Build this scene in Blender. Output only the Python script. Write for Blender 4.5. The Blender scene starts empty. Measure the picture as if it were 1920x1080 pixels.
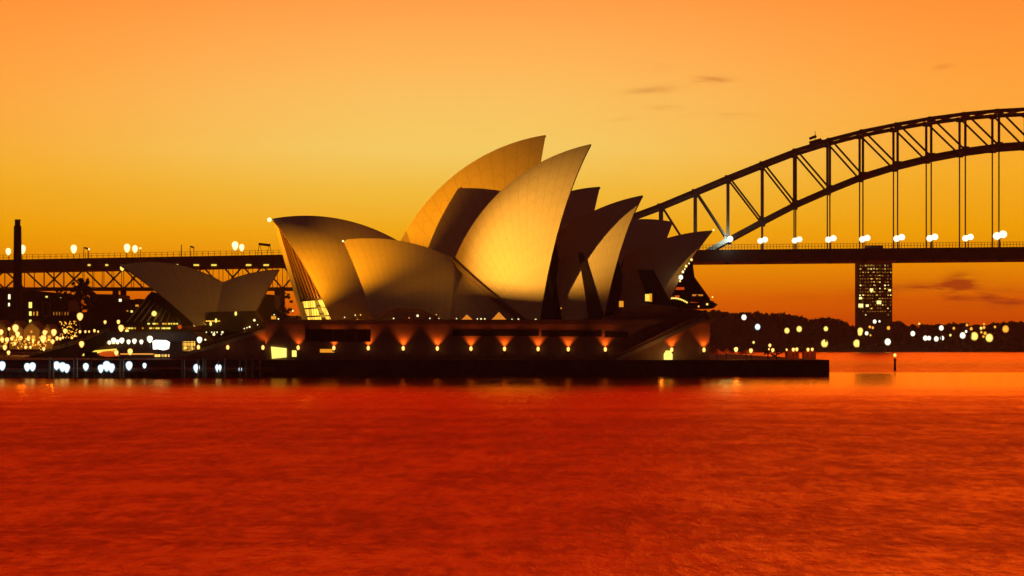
import bpy, bmesh, math, random
from mathutils import Vector, noise
random.seed(7)
C = bpy.context.scene.collection
scene = bpy.context.scene
PI = math.pi

# ------------------------------------------------------------------ camera
F, CAMH, YH = 4394.0, 10.0, 638.0      # focal length in photo pixels, camera height, horizon row
cam_d = bpy.data.cameras.new('camera')
cam = bpy.data.objects.new('camera', cam_d); C.objects.link(cam)
cam.location = (0, 0, CAMH); cam.rotation_euler = (PI/2, 0, 0)
cam_d.sensor_width = 36.0; cam_d.lens = 36.0*F/1920.0
cam_d.shift_y = (YH-540.0)/1920.0
cam_d.clip_start = 1.0; cam_d.clip_end = 30000.0
scene.camera = cam
scene.render.engine = 'CYCLES'
scene.cycles.use_denoising = True
scene.cycles.use_adaptive_sampling = False
scene.cycles.max_bounces = 6
scene.cycles.sample_clamp_indirect = 4.0
scene.view_settings.view_transform = 'Standard'
scene.view_settings.look = 'None'
scene.view_settings.exposure = 0.0
scene.view_settings.gamma = 1.0

def lin(r, g, b):
    f = lambda c: (c/255.0)/12.92 if c <= 10 else (((c/255.0)+0.055)/1.055)**2.4
    return (f(r), f(g), f(b), 1.0)

# ------------------------------------------------------------------ world: dusk sky after sunset behind the harbour
world = bpy.data.worlds.new('World'); scene.world = world; world.use_nodes = True
nt = world.node_tree; nt.nodes.clear()
N = nt.nodes.new; L = nt.links.new
def math_node(op, a, b=None, c=None, clamp=False):
    n = N('ShaderNodeMath'); n.operation = op; n.use_clamp = clamp
    for i, v in enumerate((a, b, c)):
        if v is None: continue
        if isinstance(v, (int, float)): n.inputs[i].default_value = v
        else: L(v, n.inputs[i])
    return n.outputs[0]
tc = N('ShaderNodeTexCoord'); sep = N('ShaderNodeSeparateXYZ'); L(tc.outputs['Generated'], sep.inputs[0])
dx, dy, dz = sep.outputs
yy = math_node('MAXIMUM', dy, 0.05)
az = math_node('DIVIDE', dx, yy); el = math_node('DIVIDE', dz, yy)
def ramp(fac, stops):
    r = N('ShaderNodeValToRGB'); r.color_ramp.interpolation = 'EASE' if False else 'LINEAR'
    e = r.color_ramp.elements
    while len(e) > 1: e.remove(e[-1])
    e[0].position = stops[0][0]; e[0].color = stops[0][1]
    for p, c in stops[1:]:
        k = e.new(p); k.color = c
    L(fac, r.inputs[0]); return r.outputs[0]
SC = 1.0/1.0
zc = math_node('MAXIMUM', dz, 0.0)
zf = math_node('POWER', zc, 0.5)          # spread the low sky over the ramp
def el_pos(py): return math.sqrt(max(0.0, (YH-py)/F/math.sqrt(1+((YH-py)/F)**2)))
HIGH = [(0.400, lin(248, 88, 26)), (0.418, lin(240, 46, 8)), (0.50, lin(232, 26, 5)), (0.60, lin(208, 20, 6)), (0.70, lin(96, 14, 10)), (0.82, lin(46, 9, 12)), (1.0, lin(30, 9, 15))]
mid = ramp(zf, [(el_pos(y), lin(*c)) for y, c in (
    (638, (198, 66, 4)), (600, (206, 80, 4)), (560, (220, 102, 2)), (500, (238, 142, 5)), (430, (246, 174, 24)),
    (360, (247, 192, 62)), (280, (246, 204, 100)), (180, (248, 192, 96)), (80, (252, 174, 84)), (0, (254, 158, 72)))] + HIGH)
side = ramp(zf, [(el_pos(y), lin(*c)) for y, c in (
    (638, (188, 58, 4)), (600, (200, 72, 2)), (560, (214, 92, 2)), (500, (232, 136, 2)), (430, (243, 162, 4)),
    (330, (249, 174, 34)), (200, (252, 166, 60)), (80, (253, 152, 58)), (0, (254, 142, 52)))] + HIGH)
off = math_node('ABSOLUTE', math_node('SUBTRACT', az, (860-960)/F))
sf = N('ShaderNodeMapRange'); sf.interpolation_type = 'SMOOTHSTEP'
L(off, sf.inputs[0]); sf.inputs[1].default_value = 0.01; sf.inputs[2].default_value = 0.25
mixs = N('ShaderNodeMix'); mixs.data_type = 'RGBA'; L(sf.outputs[0], mixs.inputs[0]); L(mid, mixs.inputs[6]); L(side, mixs.inputs[7])
skycol = mixs.outputs[2]
# thin clouds low over the far shore and faint streaks higher up (fixed directions in the sky)
nz = N('ShaderNodeTexNoise'); nz.inputs['Scale'].default_value = 26.0; nz.inputs['Detail'].default_value = 5.0; nz.inputs['Roughness'].default_value = 0.6
cmb = N('ShaderNodeCombineXYZ'); L(math_node('MULTIPLY', az, 1.2), cmb.inputs[0]); L(math_node('MULTIPLY', el, 7.0), cmb.inputs[1])
L(cmb.outputs[0], nz.inputs['Vector'])
nz2 = N('ShaderNodeMapRange'); L(nz.outputs[0], nz2.inputs[0]); nz2.inputs[1].default_value = 0.40; nz2.inputs[2].default_value = 0.62
wob = math_node('MULTIPLY_ADD', nz.outputs[0], 0.006, -0.003)
def cloud(px, py, w, h, k, tilt=0.0):
    u = math_node('SUBTRACT', az, (px-960)/F); v = math_node('SUBTRACT', el, (YH-py)/F)
    v = math_node('ADD', math_node('SUBTRACT', v, math_node('MULTIPLY', u, tilt)), wob)
    a = math_node('POWER', math_node('DIVIDE', u, w/F), 2.0); b = math_node('POWER', math_node('DIVIDE', v, h/F), 2.0)
    g = math_node('EXPONENT', math_node('MULTIPLY', math_node('ADD', a, b), -1.0))
    return math_node('MULTIPLY', math_node('MULTIPLY', g, nz2.outputs[0]), k)
acc = None
for c in ((1215, 168, 46, 7, .34, .1), (1332, 147, 34, 6, .50, 0), (1248, 201, 30, 5, .26, 0), (1165, 222, 26, 5, .2, 0), (1238, 126, 18, 5, .24, 0), (1768, 126, 18, 6, .42, .1),
          (1735, 542, 95, 11, 1.5, 0), (1798, 531, 30, 18, 1.6, .2), (1885, 557, 90, 13, 1.3, 0), (1620, 556, 130, 8, .3, 0), (1360, 215, 60, 5, .2, 0)):
    o = cloud(*c); acc = o if acc is None else math_node('ADD', acc, o)
acc = math_node('MINIMUM', acc, 0.85)
mixc = N('ShaderNodeMix'); mixc.data_type = 'RGBA'; L(acc, mixc.inputs[0]); L(skycol, mixc.inputs[6]); mixc.inputs[7].default_value = lin(158, 48, 12)
cl2 = N('ShaderNodeMix'); cl2.data_type = 'RGBA'; cl2.blend_type = 'MIX'
# away from the sunset the sky is nearly night
back = N('ShaderNodeMapRange'); back.interpolation_type = 'SMOOTHSTEP'; L(dy, back.inputs[0]); back.inputs[1].default_value = 0.2; back.inputs[2].default_value = 0.9
L(back.outputs[0], cl2.inputs[0]); cl2.inputs[6].default_value = (0.013, 0.0055, 0.0065, 1); L(mixc.outputs[2], cl2.inputs[7])
gain = N('ShaderNodeMapRange'); gain.interpolation_type = 'SMOOTHSTEP'; L(zf, gain.inputs[0]); gain.inputs[1].default_value = .40; gain.inputs[2].default_value = .50
gain.inputs[3].default_value = 1.13; gain.inputs[4].default_value = 1.9       # the red of the upper sky is deep and strong
bg = N('ShaderNodeBackground'); L(cl2.outputs[2], bg.inputs[0]); L(gain.outputs[0], bg.inputs[1])
wo = N('ShaderNodeOutputWorld'); L(bg.outputs[0], wo.inputs[0])

# afterglow from the sun that has just gone down behind the bridge
sun_d = bpy.data.lights.new('sun', 'SUN'); sun_d.energy = 0.10; sun_d.angle = math.radians(14); sun_d.color = (1.0, 0.36, 0.05)
sun = bpy.data.objects.new('sun', sun_d); C.objects.link(sun)
sun.rotation_euler = (math.radians(-84), 0, math.radians(-12)); sun.location = (0, 1500, 300)

# ------------------------------------------------------------------ materials
def mat(name, col, rough=0.7, metal=0.0, var=0.0, scale=0.5, bump=0.0, spec=0.4):
    m = bpy.data.materials.new(name); m.use_nodes = True
    t = m.node_tree; b = t.nodes['Principled BSDF']
    b.inputs['Base Color'].default_value = (*col, 1); b.inputs['Roughness'].default_value = rough
    b.inputs['Metallic'].default_value = metal; b.inputs['Specular IOR Level'].default_value = spec
    if var:
        tc = t.nodes.new('ShaderNodeTexCoord'); n = t.nodes.new('ShaderNodeTexNoise'); n.inputs['Scale'].default_value = scale
        n.inputs['Detail'].default_value = 6
        t.links.new(tc.outputs['Object'], n.inputs['Vector'])
        r = t.nodes.new('ShaderNodeMapRange'); r.inputs[1].default_value = .3; r.inputs[2].default_value = .7
        r.inputs[3].default_value = 1-var; r.inputs[4].default_value = 1+var
        t.links.new(n.outputs[0], r.inputs[0])
        mx = t.nodes.new('ShaderNodeVectorMath'); mx.operation = 'SCALE'; mx.inputs[0].default_value = col
        t.links.new(r.outputs[0], mx.inputs['Scale']); t.links.new(mx.outputs[0], b.inputs['Base Color'])
        if bump:
            bp = t.nodes.new('ShaderNodeBump'); bp.inputs['Strength'].default_value = bump
            t.links.new(n.outputs[0], bp.inputs['Height']); t.links.new(bp.outputs[0], b.inputs['Normal'])
    return m
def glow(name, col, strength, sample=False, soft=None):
    """a lamp; soft=(rim colour) paints soft glare into the globe: bright heart, tinted rim fading clear"""
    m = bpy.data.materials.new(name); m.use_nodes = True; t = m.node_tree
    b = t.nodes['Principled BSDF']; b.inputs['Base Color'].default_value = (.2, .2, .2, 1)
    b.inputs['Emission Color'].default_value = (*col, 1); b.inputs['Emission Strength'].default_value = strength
    if soft:  # lamp glare built into the globe: rim tinted and faded out
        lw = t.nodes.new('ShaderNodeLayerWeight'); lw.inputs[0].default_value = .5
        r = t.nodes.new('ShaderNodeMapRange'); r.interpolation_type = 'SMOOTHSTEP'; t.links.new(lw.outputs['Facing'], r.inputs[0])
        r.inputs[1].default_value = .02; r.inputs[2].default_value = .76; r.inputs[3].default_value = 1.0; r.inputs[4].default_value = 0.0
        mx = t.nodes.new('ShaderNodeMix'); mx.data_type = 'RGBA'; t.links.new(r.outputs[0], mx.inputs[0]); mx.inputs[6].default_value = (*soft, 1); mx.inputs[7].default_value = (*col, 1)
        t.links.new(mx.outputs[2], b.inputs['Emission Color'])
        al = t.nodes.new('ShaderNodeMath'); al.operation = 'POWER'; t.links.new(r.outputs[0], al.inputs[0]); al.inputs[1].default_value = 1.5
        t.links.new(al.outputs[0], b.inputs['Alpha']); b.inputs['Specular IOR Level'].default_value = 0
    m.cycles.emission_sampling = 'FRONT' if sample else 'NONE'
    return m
def lit_window(name, col, strength, sx, sz, sample=False):
    """a lit room seen through panes: brighter and dimmer panes with dark glazing bars"""
    m = glow(name, col, strength, sample); t = m.node_tree; b = t.nodes['Principled BSDF']
    tc = t.nodes.new('ShaderNodeTexCoord'); s = t.nodes.new('ShaderNodeSeparateXYZ'); t.links.new(tc.outputs['Object'], s.inputs[0])
    def mn(op, a, b_=None):
        n = t.nodes.new('ShaderNodeMath'); n.operation = op
        for i, v in enumerate((a, b_)):
            if v is None: continue
            if isinstance(v, (int, float)): n.inputs[i].default_value = v
            else: t.links.new(v, n.inputs[i])
        return n.outputs[0]
    fx = mn('FRACT', mn('DIVIDE', s.outputs[0], sx)); fz = mn('FRACT', mn('DIVIDE', s.outputs[2], sz))
    g = mn('MULTIPLY', mn('GREATER_THAN', fx, .18), mn('GREATER_THAN', fz, .18))
    w = t.nodes.new('ShaderNodeTexWhiteNoise'); w.noise_dimensions = '2D'
    cb = t.nodes.new('ShaderNodeCombineXYZ'); t.links.new(mn('FLOOR', mn('DIVIDE', s.outputs[0], sx)), cb.inputs[0]); t.links.new(mn('FLOOR', mn('DIVIDE', s.outputs[2], sz)), cb.inputs[1])
    t.links.new(cb.outputs[0], w.inputs['Vector'])
    f = mn('MULTIPLY', mn('MULTIPLY', g, strength), mn('ADD', .35, w.outputs[0]))
    t.links.new(f, b.inputs['Emission Strength'])
    return m

def shell_mat():
    m = mat('glazed_cream_tiles', (.70, .58, .36), rough=.38, spec=.5)
    t = m.node_tree; b = t.nodes['Principled BSDF']
    uv = t.nodes.new('ShaderNodeUVMap'); s = t.nodes.new('ShaderNodeSeparateXYZ'); t.links.new(uv.outputs[0], s.inputs[0])
    def mn(op, a, b_=None, c=None):
        n = t.nodes.new('ShaderNodeMath'); n.operation = op
        for i, v in enumerate((a, b_, c)):
            if v is None: continue
            if isinstance(v, (int, float)): n.inputs[i].default_value = v
            else: t.links.new(v, n.inputs[i])
        return n.outputs[0]
    def line(coord, w):                       # distance to the nearest whole number
        f = mn('FRACT', coord); d = mn('MINIMUM', f, mn('SUBTRACT', 1.0, f))
        return mn('LESS_THAN', d, w)
    ribs = line(s.outputs[0], .055)           # rib joints fanning from the pedestal
    # chevron lids between the ribs
    ch = mn('ADD', s.outputs[1], mn('MULTIPLY', mn('ABSOLUTE', mn('SUBTRACT', mn('FRACT', s.outputs[0]), .5)), 0.9))
    chev = line(ch, .05)
    ln = mn('MAXIMUM', ribs, chev)
    nse = t.nodes.new('ShaderNodeTexNoise'); nse.inputs['Scale'].default_value = .18; nse.inputs['Detail'].default_value = 7
    tc = t.nodes.new('ShaderNodeTexCoord'); t.links.new(tc.outputs['Object'], nse.inputs['Vector'])
    v = mn('MULTIPLY', mn('SUBTRACT', 1.0, mn('MULTIPLY', ln, .12)), mn('MULTIPLY_ADD', nse.outputs[0], .16, .92))
    sc = t.nodes.new('ShaderNodeVectorMath'); sc.operation = 'SCALE'; sc.inputs[0].default_value = (.70, .58, .36)
    t.links.new(v, sc.inputs['Scale']); t.links.new(sc.outputs[0], b.inputs['Base Color'])
    return m

M = dict(
    tile=shell_mat(),
    concrete=mat('pale_rib_concrete', (.36, .29, .22), .8, var=.15, scale=.4),
    granite=mat('pink_granite_cladding', (.27, .13, .105), .75, var=.22, scale=.35, bump=.1),
    granite_dark=mat('dark_sea_wall_stone', (.05, .045, .045), .9, var=.3, scale=.4, bump=.2),
    paving=mat('dark_paving', (.07, .06, .055), .85, var=.2, scale=.3),
    rim=mat('shell_edge_concrete', (.20, .13, .09), .8, var=.15, scale=.4),
    fin=mat('bronze_fin', (.16, .075, .045), .45, .2),
    bronze=mat('bronze_framing', (.05, .03, .02), .5, .3),
    glass=mat('dark_topaz_glass', (.016, .012, .012), .22, spec=.5),
    slot=mat('unlit_window_glass', (.012, .012, .013), .3),
    steel=mat('grey_bridge_steel', (.16, .09, .07), .65, .2, var=.2, scale=.2),
    steel2=mat('dark_lamp_steel', (.03, .03, .03), .6, .3),
    brick=mat('dark_brick', (.06, .042, .038), .9, var=.3, scale=.3),
    render=mat('dull_rendered_wall', (.10, .07, .055), .9, var=.25, scale=.25),
    roof=mat('slate_roof', (.04, .035, .04), .8, var=.2, scale=.5),
    hill=mat('dark_hillside', (.035, .035, .025), 1, var=.3, scale=.02),
    leaf=mat('dark_foliage', (.045, .06, .03), .9, var=.4, scale=.1),
    bark=mat('bark', (.05, .04, .03), .9),
    canvas=mat('red_canvas', (.55, .10, .03), .8),
    white_canvas=mat('pale_canvas', (.6, .55, .5), .8),
    timber=mat('wet_jetty_timber', (.05, .04, .035), .8, var=.3, scale=.6),
    pole=mat('pale_mooring_pole', (.30, .34, .28), .7, var=.2, scale=.5),
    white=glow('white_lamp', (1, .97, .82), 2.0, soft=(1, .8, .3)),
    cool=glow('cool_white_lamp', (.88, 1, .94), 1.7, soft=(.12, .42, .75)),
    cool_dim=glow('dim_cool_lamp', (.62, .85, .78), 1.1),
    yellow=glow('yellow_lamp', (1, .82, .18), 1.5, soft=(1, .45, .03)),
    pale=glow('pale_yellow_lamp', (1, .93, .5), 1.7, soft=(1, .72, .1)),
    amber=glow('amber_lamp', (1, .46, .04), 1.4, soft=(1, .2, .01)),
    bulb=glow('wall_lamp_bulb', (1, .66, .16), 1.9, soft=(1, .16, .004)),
    white_panel=glow('white_lit_panel', (1, .95, .85), 2.4),
    yellow_panel=glow('yellow_lit_panel', (1, .7, .08), 1.2),
    amber_panel=glow('amber_lit_panel', (1, .36, .02), .9),
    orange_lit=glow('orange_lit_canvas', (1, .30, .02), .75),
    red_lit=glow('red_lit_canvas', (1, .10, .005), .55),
    win=lit_window('lit_windows', (1, .62, .07), 1.6, 1.3, 1.6),
    win_tower=glow('lit_flat_window', (1, .62, .08), 1.3),
    win_tower2=glow('bright_flat_window', (1, .82, .25), 1.9),
    win_tower3=glow('dim_flat_window', (1, .36, .03), .55),
    win_white=glow('white_window', (1, .9, .55), 1.6),
    door=glow('bright_lit_room', (1, .88, .17), 1.25),
    foyer=lit_window('lit_foyer_glass', (1, .55, .05), 1.9, 1.1, 2.6, True),
    shop=lit_window('lit_shopfront', (1, .5, .05), 1.5, 1.0, 1.2),
)

def water_mat():
    m = bpy.data.materials.new('harbour_water'); m.use_nodes = True; t = m.node_tree
    t.nodes.remove(t.nodes['Principled BSDF'])
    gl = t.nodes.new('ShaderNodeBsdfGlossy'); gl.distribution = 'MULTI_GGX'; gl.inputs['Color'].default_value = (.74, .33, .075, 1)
    df = t.nodes.new('ShaderNodeBsdfDiffuse'); df.inputs['Color'].default_value = (.05, .004, .004, 1)
    ad = t.nodes.new('ShaderNodeMixShader'); ad.inputs[0].default_value = .93
    t.links.new(df.outputs[0], ad.inputs[1]); t.links.new(gl.outputs[0], ad.inputs[2])
    t.links.new(ad.outputs[0], t.nodes['Material Output'].inputs[0])
    tc = t.nodes.new('ShaderNodeTexCoord')
    def layer(sx, sy, det, rough, dist=0.0, rot=0.0):
        mp = t.nodes.new('ShaderNodeMapping'); mp.inputs['Scale'].default_value = (sx, sy, 1); mp.inputs['Rotation'].default_value = (0, 0, rot)
        t.links.new(tc.outputs['Object'], mp.inputs[0])
        n = t.nodes.new('ShaderNodeTexNoise'); n.inputs['Scale'].default_value = 1; n.inputs['Detail'].default_value = det
        n.inputs['Roughness'].default_value = rough; n.inputs['Distortion'].default_value = dist
        t.links.new(mp.outputs[0], n.inputs['Vector']); return n.outputs[0]
    def mn(op, a, b_=None, c=None):
        n = t.nodes.new('ShaderNodeMath'); n.operation = op
        for i, v in enumerate((a, b_, c)):
            if v is None: continue
            if isinstance(v, (int, float)): n.inputs[i].default_value = v
            else: t.links.new(v, n.inputs[i])
        return n.outputs[0]
    fine = layer(.9, .45, 5, .65); mid_ = layer(.12, .05, 4, .6, .6); big = layer(.016, .006, 3, .6, 1.0)
    mot1 = layer(1.3, .50, 5, .7, .3); mot2 = layer(.42, .15, 5, .7, .3); mot3 = layer(.13, .042, 5, .7, .3); band = layer(.006, .055, 5, .6, .6, .04)
    sp = t.nodes.new('ShaderNodeSeparateXYZ'); t.links.new(tc.outputs['Object'], sp.inputs[0])
    c = t.nodes.new('ShaderNodeMapRange'); c.interpolation_type = 'SMOOTHSTEP'; t.links.new(sp.outputs[1], c.inputs[0])
    c.inputs[1].default_value = 240; c.inputs[2].default_value = 650; c.inputs[3].default_value = 1; c.inputs[4].default_value = .10
    c2 = t.nodes.new('ShaderNodeMapRange'); c2.interpolation_type = 'SMOOTHSTEP'; t.links.new(sp.outputs[1], c2.inputs[0])
    c2.inputs[1].default_value = 670; c2.inputs[2].default_value = 760; c2.inputs[3].default_value = 0; c2.inputs[4].default_value = .62
    calm = mn('MAXIMUM', c.outputs[0], c2.outputs[0])
    h = mn('ADD', mn('ADD', mn('MULTIPLY', fine, .35), mn('MULTIPLY', mot2, .42)), mn('ADD', mn('MULTIPLY', mid_, .5), mn('MULTIPLY', big, 1.5)))
    h = mn('MULTIPLY', h, calm)
    bp = t.nodes.new('ShaderNodeBump'); bp.inputs['Strength'].default_value = .9; bp.inputs['Distance'].default_value = 1.0
    t.links.new(h, bp.inputs['Height'])
    for n_ in (gl, df): t.links.new(bp.outputs[0], n_.inputs['Normal'])
    # wind ruffles the water unevenly: slicks, bands and cat's paws
    ruf = mn('ADD', mn('ADD', mn('MULTIPLY', mot1, .30), mn('MULTIPLY', mot2, .28)), mn('ADD', mn('MULTIPLY', mot3, .22), mn('MULTIPLY', band, .20)))
    r = t.nodes.new('ShaderNodeMapRange'); r.interpolation_type = 'SMOOTHSTEP'; t.links.new(ruf, r.inputs[0]); r.inputs[1].default_value = .42; r.inputs[2].default_value = .58
    r.inputs[3].default_value = .36; r.inputs[4].default_value = .54
    # the reach behind the point and under the sea wall lies calmer than the open water
    t.links.new(mn('MULTIPLY', r.outputs[0], mn('MAXIMUM', calm, .25)), gl.inputs['Roughness'])
    return m
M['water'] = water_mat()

# ------------------------------------------------------------------ building helpers
def P(px, py, Y): return Vector(((px-960)*Y/F, Y, CAMH+(YH-py)*Y/F))
def PX(px, Y): return (px-960)*Y/F
def PZ(py, Y): return CAMH+(YH-py)*Y/F
def onplane(px, py, a, k):
    m = (px-960)/F; return P(px, py, a/(1-k*m))

class MB:
    """collects shapes, then links them as one mesh object"""
    def __init__(s): s.v = []; s.f = []; s.uv = {}; s.smooth = set(); s.alt = set()
    def add(s, vs, fs, smooth=False):
        o = len(s.v); s.v += [Vector(p) for p in vs]
        for f in fs:
            if smooth: s.smooth.add(len(s.f))
            s.f.append([i+o for i in f])
        return s
    def box(s, x0, x1, y0, y1, z0, z1):
        return s.add([(x0,y0,z0),(x1,y0,z0),(x1,y1,z0),(x0,y1,z0),(x0,y0,z1),(x1,y0,z1),(x1,y1,z1),(x0,y1,z1)],
                     [(0,3,2,1),(4,5,6,7),(0,1,5,4),(1,2,6,5),(2,3,7,6),(3,0,4,7)])
    def bar(s, a, b, w, h=None):
        a = Vector(a); b = Vector(b); d = (b-a).normalized(); h = h or w
        up = Vector((0, 0, 1)) if abs(d.z) < .95 else Vector((0, 1, 0))
        x = d.cross(up).normalized()*w/2; y = x.cross(d).normalized()*h/2
        vs = [a-x-y, a+x-y, a+x+y, a-x+y, b-x-y, b+x-y, b+x+y, b-x+y]
        return s.add(vs, [(0,1,2,3),(7,6,5,4),(0,4,5,1),(1,5,6,2),(2,6,7,3),(3,7,4,0)])
    def tube(s, a, b, r0, r1=None, n=8):
        a = Vector(a); b = Vector(b); r1 = r0 if r1 is None else r1; d = (b-a).normalized()
        up = Vector((0, 0, 1)) if abs(d.z) < .95 else Vector((0, 1, 0))
        x = d.cross(up).normalized(); y = x.cross(d).normalized(); vs = []
        for p, r in ((a, r0), (b, r1)):
            for i in range(n):
                t = 2*PI*i/n; vs.append(p+x*math.cos(t)*r+y*math.sin(t)*r)
        fs = [(i, i+n, (i+1) % n+n, (i+1) % n) for i in range(n)]+[tuple(range(n)), tuple(range(2*n-1, n-1, -1))]
        return s.add(vs, fs)
    def lathe(s, c, prof, n=12, smooth=True):
        c = Vector(c); vs = []
        for r, z in prof:
            for i in range(n):
                t = 2*PI*i/n; vs.append(c+Vector((r*math.cos(t), r*math.sin(t), z)))
        m = len(prof); fs = []
        for j in range(m-1):
            for i in range(n): fs.append((j*n+i, j*n+(i+1) % n, (j+1)*n+(i+1) % n, (j+1)*n+i))
        fs += [tuple(range(n-1, -1, -1)), tuple(range((m-1)*n, m*n))]
        return s.add(vs, fs, smooth)
    def ball(s, c, r, sz=1.0, n=12, m=8):
        return s.lathe(c, [(max(.02, r*math.sin(PI*j/m)), -r*sz*math.cos(PI*j/m)) for j in range(m+1)], n)
    def prism(s, pts, y0, y1):
        """outline in x,z (any winding) pushed from y0 back to y1"""
        n = len(pts); a = sum(pts[i][0]*pts[(i+1) % n][1]-pts[(i+1) % n][0]*pts[i][1] for i in range(n))
        if a < 0: pts = pts[::-1]
        vs = [(x, y0, z) for x, z in pts]+[(x, y1, z) for x, z in pts]
        fs = [tuple(range(n)), tuple(range(2*n-1, n-1, -1))]+[(i+n, (i+1) % n+n, (i+1) % n, i) for i in range(n)]
        fs = fs[:2]+[(i, i+n, (i+1) % n+n, (i+1) % n) for i in range(n)]
        return s.add(vs, fs)
    def pix(s, pts, Y, depth):
        """prism from outline points measured on the wall standing at distance Y"""
        return s.prism([(PX(a, Y), PZ(b, Y)) for a, b in pts], Y, Y+depth)
    def build(s, name, material, parent=None, label=None):
        me = bpy.data.meshes.new(name)
        off = parent_loc(parent)
        me.from_pydata([tuple(v-off) for v in s.v], [], s.f)
        if s.uv:
            l = me.uv_layers.new(name='UVMap')
            for p in me.polygons:
                for li, vi in zip(p.loop_indices, p.vertices): l.data[li].uv = s.uv.get(vi, (0, 0))
        for i in s.smooth: me.polygons[i].use_smooth = True
        bm = bmesh.new(); bm.from_mesh(me); bmesh.ops.recalc_face_normals(bm, faces=bm.faces); bm.to_mesh(me); bm.free()
        me.materials.append(M[material] if isinstance(material, str) else material)
        if s.alt:
            me.materials.append(M['rim'])
            for i in s.alt: me.polygons[i].material_index = 1
        o = bpy.data.objects.new(name, me); C.objects.link(o)
        if parent: o.parent = parent
        if label: o['label'] = label
        return o
def parent_loc(o):
    v = Vector((0, 0, 0))
    while o: v += o.location; o = o.parent
    return v
def thing(name, label, cat, loc=(0, 0, 0), group=None):
    o = bpy.data.objects.new(name, None); C.objects.link(o); o.empty_display_size = .5
    o.location = loc; return tag(o, label, cat, group)
def tag(o, label, cat, group=None):
    o['label'] = label; o['category'] = cat
    if group: o['group'] = group
    return o
def struct(o, kind='structure'): o['kind'] = kind; return o
def dup(root, loc, label, scale=1.0):
    r = root.copy(); C.objects.link(r); r.location = loc; r['label'] = label; r.scale = (scale,)*3
    for ch in list(root.children):
        c = ch.copy(); C.objects.link(c); c.parent = r
        for g in ch.children:
            d = g.copy(); C.objects.link(d); d.parent = c
    return r
ORD = ('first second third fourth fifth sixth seventh eighth ninth tenth eleventh twelfth thirteenth fourteenth fifteenth sixteenth seventeenth '
       'eighteenth nineteenth twentieth').split()+['twenty-%s' % w for w in 'first second third fourth fifth sixth seventh eighth ninth'.split()]+['thirtieth']+['thirty-%s' % w for w in 'first second third fourth fifth sixth seventh eighth ninth'.split()]
def light(name, kind, loc, energy, color, parent=None, **kw):
    d = bpy.data.lights.new(name, kind); d.energy = energy; d.color = color
    for k, v in kw.items(): setattr(d, k, v)
    o = bpy.data.objects.new(name, d); C.objects.link(o)
    if parent: o.parent = parent
    o.location = Vector(loc)-parent_loc(parent); return o
def aim(o, target, src):
    d = Vector(target)-Vector(src); o.rotation_euler = d.to_track_quat('-Z', 'Y').to_euler()

YW, YP, YJ = 656.0, 668.0, 628.0       # distance of sea wall, podium front, jetty front
ZG = PZ(675, YW)                        # promenade level
ZT = 15.4                               # podium top
FLOOD = Vector((-113.0, 624.0, 6.2))    # floodlight on the jetty

# ------------------------------------------------------------------ setting: water, ground, far hills
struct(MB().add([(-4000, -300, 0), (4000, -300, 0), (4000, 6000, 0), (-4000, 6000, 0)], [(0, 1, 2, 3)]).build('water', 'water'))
XE = PX(1555, YW)
g = MB(); g.prism([(-420, -3), (XE, -3), (XE, ZG), (-420, ZG)], YW, 1100)
struct(g.build('promenade', 'granite_dark'))
struct(MB().add([(-420, YW+.5, ZG+.004), (XE-.5, YW+.5, ZG+.004), (XE-.5, 1099, ZG+.004), (-420, 1099, ZG+.004)], [(0, 1, 2, 3)]).build('pavement', 'paving'))

YHILL = 2080.0
HP = [(1180, 590), (1300, 584), (1340, 578), (1360, 580), (1385, 585), (1410, 583), (1440, 584), (1480, 586), (1510, 592), (1530, 597), (1545, 595), (1570, 592), (1590, 600),
      (1605, 609), (1675, 601), (1685, 597), (1700, 601), (1712, 609), (1760, 606), (1800, 605), (1850, 607), (1880, 603), (1920, 601), (2000, 604), (2150, 596), (2400, 606)]
def hprof(px):
    for (a, ya), (b, yb) in zip(HP, HP[1:]):
        if a <= px <= b: return ya+(yb-ya)*(px-a)/(b-a)
    return 606
hm = MB(); rows = []
nx = 150
for j in range(9):
    row = []
    for i in range(nx+1):
        px = 1180+1220*i/nx; Y = 1990+j*35; top = PZ(hprof(px)+5, YHILL)
        f = min(1, max(0, (j-.3)/3.0)); f = f*f*(3-2*f)
        z = (-1 if j == 0 else 2.2+(top-2.2)*f*(1-.06*max(0, j-4))+noise.noise(Vector((px*.02, j*.7, 3)))*2*f)
        row.append(len(hm.v)); hm.v.append(Vector((PX(px, YHILL), Y, z)))
    rows.append(row)
hm.add([], [])
for j in range(8):
    for i in range(nx): hm.f.append([rows[j][i], rows[j][i+1], rows[j+1][i+1], rows[j+1][i]])
struct(hm.build('hills', 'hill'))
# woods on the far shore: one mass of leaf clumps
wm = MB()
def leafclump(mb, c, r, n=16, flat=.8):
    for _ in range(n):
        d = Vector((random.gauss(0, 1), random.gauss(0, 1), random.gauss(0, 1))).normalized()*r*random.uniform(.55, 1.08)
        p = Vector(c)+Vector((d.x, d.y, d.z*flat)); s = r*random.uniform(.22, .42)
        u = Vector((random.gauss(0, 1), random.gauss(0, 1), random.gauss(0, 1))).normalized(); w = u.orthogonal().normalized()
        q = u.cross(w)
        mb.add([p+w*s, p+q*s*.8, p-w*s*.9, p-q*s], [(0, 1, 2, 3)])
    mb.ball(c, r*.72, flat, 7, 5)
for i in range(900):
    px = random.uniform(1185, 2380); j = random.random()
    Y = 2000+j*130; top = PZ(hprof(px)+5, YHILL); f = min(1, max(0, (j*130/35+.1)/3.0)); f = f*f*(3-2*f)
    z = 2.2+(top-2.2)*f
    leafclump(wm, (PX(px, YHILL), Y, z-1+random.uniform(0, 1.6)), random.uniform(1.8, 3.6), 14)
struct(wm.build('woods', 'leaf'), 'stuff')

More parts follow.
